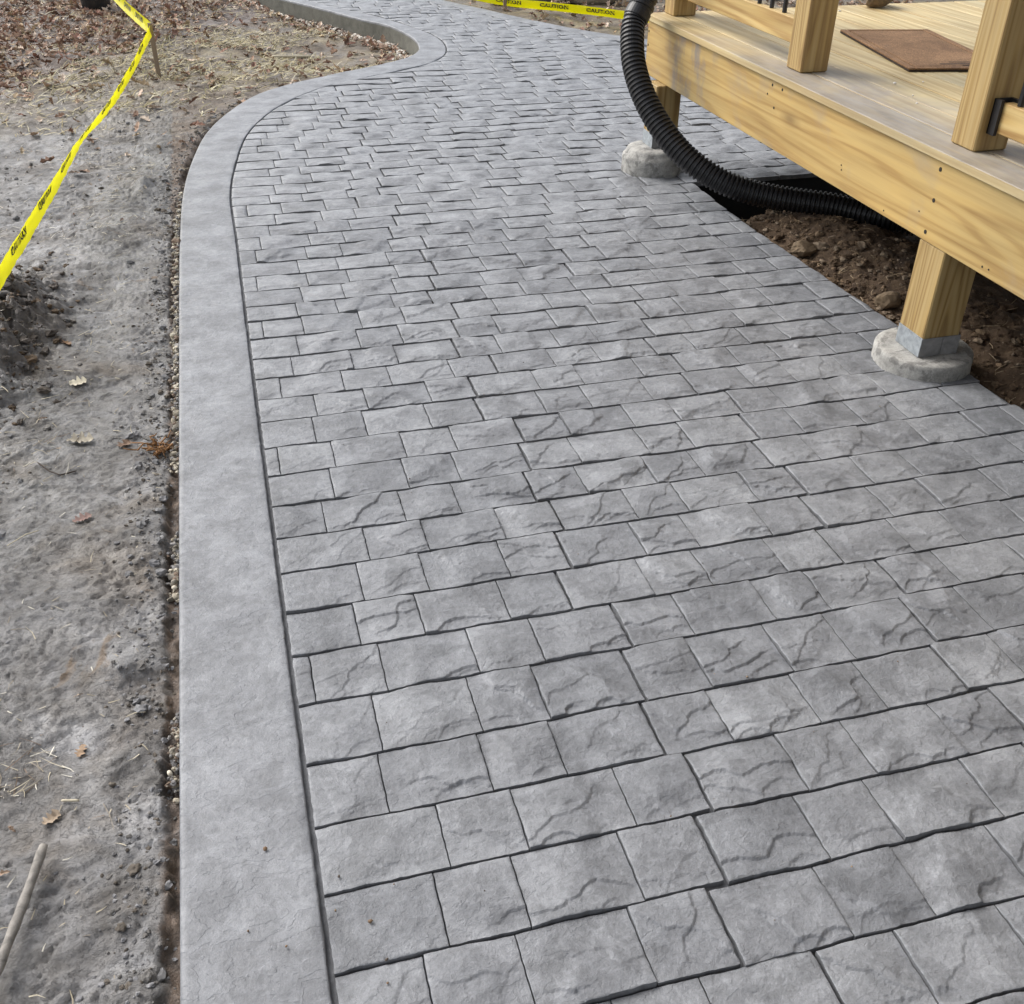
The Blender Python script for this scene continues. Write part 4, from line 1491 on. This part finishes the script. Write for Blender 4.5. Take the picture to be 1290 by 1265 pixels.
def tape(name, ctrl, label, width, first, step, wordlen=.27, rev=False, two_sided=True):
    """ctrl: (x, y, z, roll) along the tape; roll turns its width from upright (0) to flat (90)"""
    C = catmull([c[:3] for c in ctrl], .02)
    roll_c = catmull([(i, c[3], 0) for i, c in enumerate(ctrl)], .02)
    L = np.concatenate([[0], np.cumsum(np.linalg.norm(np.diff(C, axis=0), axis=1))])
    # roll by length
    kl = [0]
    for a, b_ in zip(ctrl[:-1], ctrl[1:]):
        kl.append(kl[-1] + np.linalg.norm(np.array(a[:3]) - np.array(b_[:3])))
    kl = np.array(kl) * L[-1] / kl[-1]
    T = np.gradient(C, axis=0)
    T /= np.linalg.norm(T, axis=1)[:, None]
    side = np.cross(T, [0, 0, 1.0])
    side /= np.linalg.norm(side, axis=1)[:, None]
    upv = np.cross(side, T)
    ro = np.radians(np.interp(L, kl, [c[3] for c in ctrl]))
    W = upv * np.cos(ro)[:, None] + side * np.sin(ro)[:, None]
    Nn = np.cross(T, W)
    org = C[0] * 1.0
    ts = np.linspace(-.5, .5, 9)
    cup = .10 * width * (1 - (2 * ts) ** 2)

    def surf(s, t, off=0.0):
        c = np.stack([np.interp(s, L, C[:, i]) for i in range(3)], -1)
        w = np.stack([np.interp(s, L, W[:, i]) for i in range(3)], -1)
        nn = np.stack([np.interp(s, L, Nn[:, i]) for i in range(3)], -1)
        ripple = .0030 * noise(s * 9, t * 2 + 3, 7) + .0022 * noise(s * 31, t * 5 + 9, 8)
        return c + w * (t * width)[..., None] + nn * (.10 * width * (1 - (2 * t) ** 2) + ripple + off)[..., None]
    V = np.concatenate([surf(np.full(len(ts), s), ts)[None] for s in L]).reshape(-1, 3) - org
    o = mesh_np(name, V, grid_faces(len(ts), len(L)), M_TAPE, None, True, loc=org)
    tag(o, label, 'caution tape', 'yellow caution tape round the work')
    v, f = word_mesh('CAUTION')
    s = first
    while s < L[-1] - wordlen * .4:
        for off, mir in ((.0008, 1), (-.0008, -1)):
            sgn = (-1 if rev else 1)
            ss = s + sgn * mir * v[:, 0] * wordlen
            tt = sgn * v[:, 1] * .46 + .10
            ss = np.clip(ss, 0, L[-1])
            P = surf(ss, tt, off) - org
            me = bpy.data.meshes.new('lettering')
            me.from_pydata([tuple(p) for p in P], [], f)
            me.materials.append(M_INK)
            lo = bpy.data.objects.new('lettering', me)
            COL.objects.link(lo)
            lo.parent = o
        s += step
    return o


tape('caution_tape', [(-2.470, 2.59, .255, 0), (-2.545, 1.56, .250, -8), (-2.602, .915, .250, -11), (-2.655, .456, .250, -23), (-2.712, .10, .250, -31), (-2.740, -.186, .252, -18), (-2.778, -.692, .255, -7), (-2.812, -1.114, .258, -3), (-2.86, -1.70, .262, -4), (-2.95, -2.9, .28, -6)],
     'near yellow caution tape running from the stake across the clay', .066, .60, .48, .235)
tape('caution_tape', [(-2.470, 2.61, .262, 20), (-2.60, 3.22, .262, 20), (-2.75, 3.95, .27, 15), (-3.3, 6.4, .40, 10)],
     'yellow caution tape leading from the stake back towards the leaves', .072, .45, .46, .28)
tape('caution_tape', [(0.097, 5.362, .042, 5), (0.512, 4.591, .042, 8), (0.857, 4.267, .042, 12), (1.175, 3.918, .042, 14), (1.322, 3.732, .042, 12), (1.727, 3.169, .042, 8)],
     'yellow caution tape stretched low past the far right side of the path', .070, .42, .46, .28)

# ------------------------------------------------------------------ odds and ends on the ground


def gz(x, y):
    return float(ground_z(np.array([x]), np.array([y]))[0])


def stick(name, pts, r, mat, label, cat):
    P, RR = [], []
    Rr = random.Random(label)
    for i in range(len(pts) - 1):
        a, b_ = np.array(pts[i]), np.array(pts[i + 1])
        for t in np.linspace(0, 1, 6, endpoint=(i == len(pts) - 2)):
            p = a + (b_ - a) * t
            P.append(p)
            RR.append(r * Rr.uniform(.9, 1.1))
    RR[0] *= .8
    RR[-1] *= .8
    o = MB().tube(P, RR, 10).build(name, mat, None, smooth=True)
    return tag(o, label, cat)


stick('stick', [(-2.585, -3.785, -.005), (-2.606, -3.90, -.004), (-2.634, -4.03, -.002), (-2.66, -4.14, 0.0)], .0088, M_STICK, 'thick weathered grey stick lying on the clay mud', 'stick')
M_TWIG = mat_simple('peeled_twig', (.55, .49, .36), .7, var=.15)
stick('twig', [(-2.570, -3.665, gz(-2.57, -3.665) + .006), (-2.538, -3.674, gz(-2.538, -3.674) + .006)], .0025, M_TWIG, 'short pale peeled twig lying above the thick grey stick', 'twig')
M_TWIGD = mat_simple('dark_twig', (.05, .036, .028), .8, var=.2)
stick('twig', [(-2.735, -2.41, gz(-2.735, -2.41) + .008), (-2.70, -2.455, gz(-2.70, -2.455) + .008), (-2.668, -2.49, gz(-2.668, -2.49) + .008), (-2.63, -2.46, gz(-2.63, -2.46) + .006)], .0022, M_TWIGD, 'thin dark forked twig lying on the clay', 'twig')
stick('twig', [(-2.775, -2.78, gz(-2.775, -2.78) + .006), (-2.73, -2.76, gz(-2.73, -2.76) + .007), (-2.70, -2.745, gz(-2.7, -2.745) + .005)], .0014, M_TWIG, 'slender straw coloured twig at the left edge of the clay', 'twig')
stick('stick', [(-1.66, 3.44, gz(-1.66, 3.44) + .015), (-1.36, 3.53, gz(-1.36, 3.53) + .015)], .012, M_TWIG, 'pale straight stick lying in the straw yellow turf', 'stick')


def oak_leaf(x, y, size, rz, col, label, curl=.25, name='oak_leaf'):
    t = np.linspace(0, 1, 19)
    half = (.10 + .26 * np.sin(np.pi * np.clip(t, 0, 1)) ** .8) * (1 + .42 * np.cos(t * 2 * np.pi * 3.5)) * (t < .999)
    half[0] = .01
    L_ = np.stack([t - .5, half], 1)
    V, F = [], []
    for i, (a, h) in enumerate(L_):
        for w in (-1, -.5, 0, .5, 1):
            z = curl * (abs(w) * h) * 1.1 + curl * .9 * (a * a) + .02 * math.sin(i * 1.7 + w * 3)
            V.append((a + .05 * w * w * h, w * h, z))
    for i in range(len(L_) - 1):
        for j in range(4):
            F.append((i * 5 + j, i * 5 + j + 1, i * 5 + 6 + j, i * 5 + 5 + j))
    V = np.array(V) * size
    c, s = math.cos(rz), math.sin(rz)
    V = np.stack([V[:, 0] * c - V[:, 1] * s, V[:, 0] * s + V[:, 1] * c, V[:, 2]], 1)
    xs, ys_ = V[:, 0] + x, V[:, 1] + y
    V[:, 2] += np.maximum(ground_z(xs, ys_), gz(x, y) - .004) - gz(x, y) + .004
    o = mesh_np(name, V, np.array(F), M_LITTER, None, True, color=np.tile(np.array(col), (len(V), 1)), loc=(x, y, gz(x, y)))
    return tag(o, label, 'leaf')


oak_leaf(-2.662, -1.925, .055, .3, (.60, .55, .43), 'pale cream oak leaf lying flat on the clay')
oak_leaf(-2.505, -2.345, .050, 1.1, (.19, .125, .085), 'small dark brown leaf left of the orange root tangle')
oak_leaf(-2.63, -2.30, .075, .1, (.40, .36, .29), 'bleached grey shredded leaf on the open clay', .35)
oak_leaf(-2.585, -3.705, .036, .8, (.33, .26, .19), 'curled tan leaf just above the thick grey stick', .3)
oak_leaf(-2.595, -2.72, .05, .5, (.24, .16, .14), 'muddy purple brown leaf half sunk in the clay', .3)
oak_leaf(-2.545, -3.54, .028, 1.2, (.34, .24, .16), 'tiny tan leaf right of the straw tuft', .2)
oak_leaf(-2.72, -1.62, .035, 2.0, (.42, .27, .17), 'light brown leaf at the foot of the dark clod mound', .3)

# orange root tangle at the edge of the border
R = np.random.RandomState(21)
m = MB()
for i in range(26):
    p = np.array([-2.405 + R.normal(0, .012), -2.395 + R.normal(0, .016), -.028 + R.uniform(0, .02)])
    pts = [p]
    for j in range(4):
        p = p + R.normal(0, .012, 3) * np.array([1, 1, .7])
        p[2] = max(p[2], -.035)
        pts.append(p)
    m.tube(pts, [.0022, .0028, .0025, .002, .001], 5)
m.tube([(-2.425, -2.385, -.012), (-2.455, -2.372, -.010), (-2.48, -2.362, -.012)], .002, 5)
M_ROOT = mat_simple('orange_root', (.25, .125, .045), .8, var=.4, scale=60)
tag(m.build('root_tangle', M_ROOT, None, smooth=True), 'orange brown root tangle in the gap beside the border', 'root')

# crumbs of dirt on the clean path
R = np.random.RandomState(22)
pp_ = [(-2.025, -4.165), (-2.03, -4.205), (-2.04, -4.09), (-2.094, -4.055), (-2.08, -3.99), (-1.99, -4.03), (-2.18, -4.1), (-2.25, -4.25), (-1.2, -4.2), (-2.2, -3.9)]
pts = np.array([(x, y, .004) for x, y in pp_] + [(R.uniform(-2.3, -.2), R.uniform(-4.5, -2), .003) for _ in range(60)])
sz_ = np.concatenate([R.uniform(.0018, .0036, len(pp_)), R.uniform(.0007, .0018, 60)])
cols = pick([(.18, .12, .075), (.25, .18, .11), (.10, .08, .065)], len(pts), R)
tag(lumps(pts, sz_, cols, 'dirt_crumbs', M_CLOD, .8, .4, True, True, 5), 'brown dirt crumbs scattered on the stamped path')
pts = np.array([(.34, -1.62, ZT + .004), (.30, -1.80, ZT + .003), (.46, -1.62, ZT + .003), (.95, -.16, ZT + .003), (.60, -1.70, ZT + .003), (.25, -1.9, ZT + .002)])
tag(lumps(pts, np.array([.005, .004, .004, .006, .003, .003]), pick([(.6, .58, .55)], 6, R), 'deck_crumbs', M_CLOD, .6, .5, True, True, 6), 'pale crumbs on the porch boards', kind='stuff')

# bucket at the far left, tray at the far right
bk = empty('bucket', (-3.03, 5.40, gz(-3.03, 5.40)))
tag(bk, 'black plastic bucket standing among the brown leaves', 'bucket')
MB().tube([(0, 0, 0.0), (0, 0, .03), (0, 0, .2), (0, 0, .345), (0, 0, .35), (0, 0, .345), (0, 0, .04)], [.118, .122, .134, .146, .152, .138, .112], 28).build('bucket_body', M_BLACK, bk, smooth=False)
MB().tube([(.152 * math.cos(a), .152 * math.sin(a) * .25, .335 - .13 * math.sin(a)) for a in np.linspace(0, math.pi, 15)], .004, 6).build('handle', M_BLACKMETAL, bk, smooth=True)
tr = empty('tray', (.74, 4.93, -.02), math.radians(-34))
tag(tr, 'dark plastic tray lying on the leaves behind the short stake', 'tray')
m = MB()
m.box(-.27, .27, -.13, .13, .0, .014)
m.box(-.27, .27, -.13, -.112, .0145, .075)
m.box(-.27, .27, .112, .13, .0145, .075)
m.box(-.27, -.252, -.111, .111, .0145, .075)
m.box(.252, .27, -.111, .111, .0145, .075)
m.build('tray_body', mat_simple('dark_grey_plastic', (.05, .05, .05), .6, var=.3), tr)
for xx in (-.13, 0.0, .13):
    MB().box(xx - .009, xx + .009, -.1115, .1115, .0145, .05).build('rib', M_BLACK, tr)
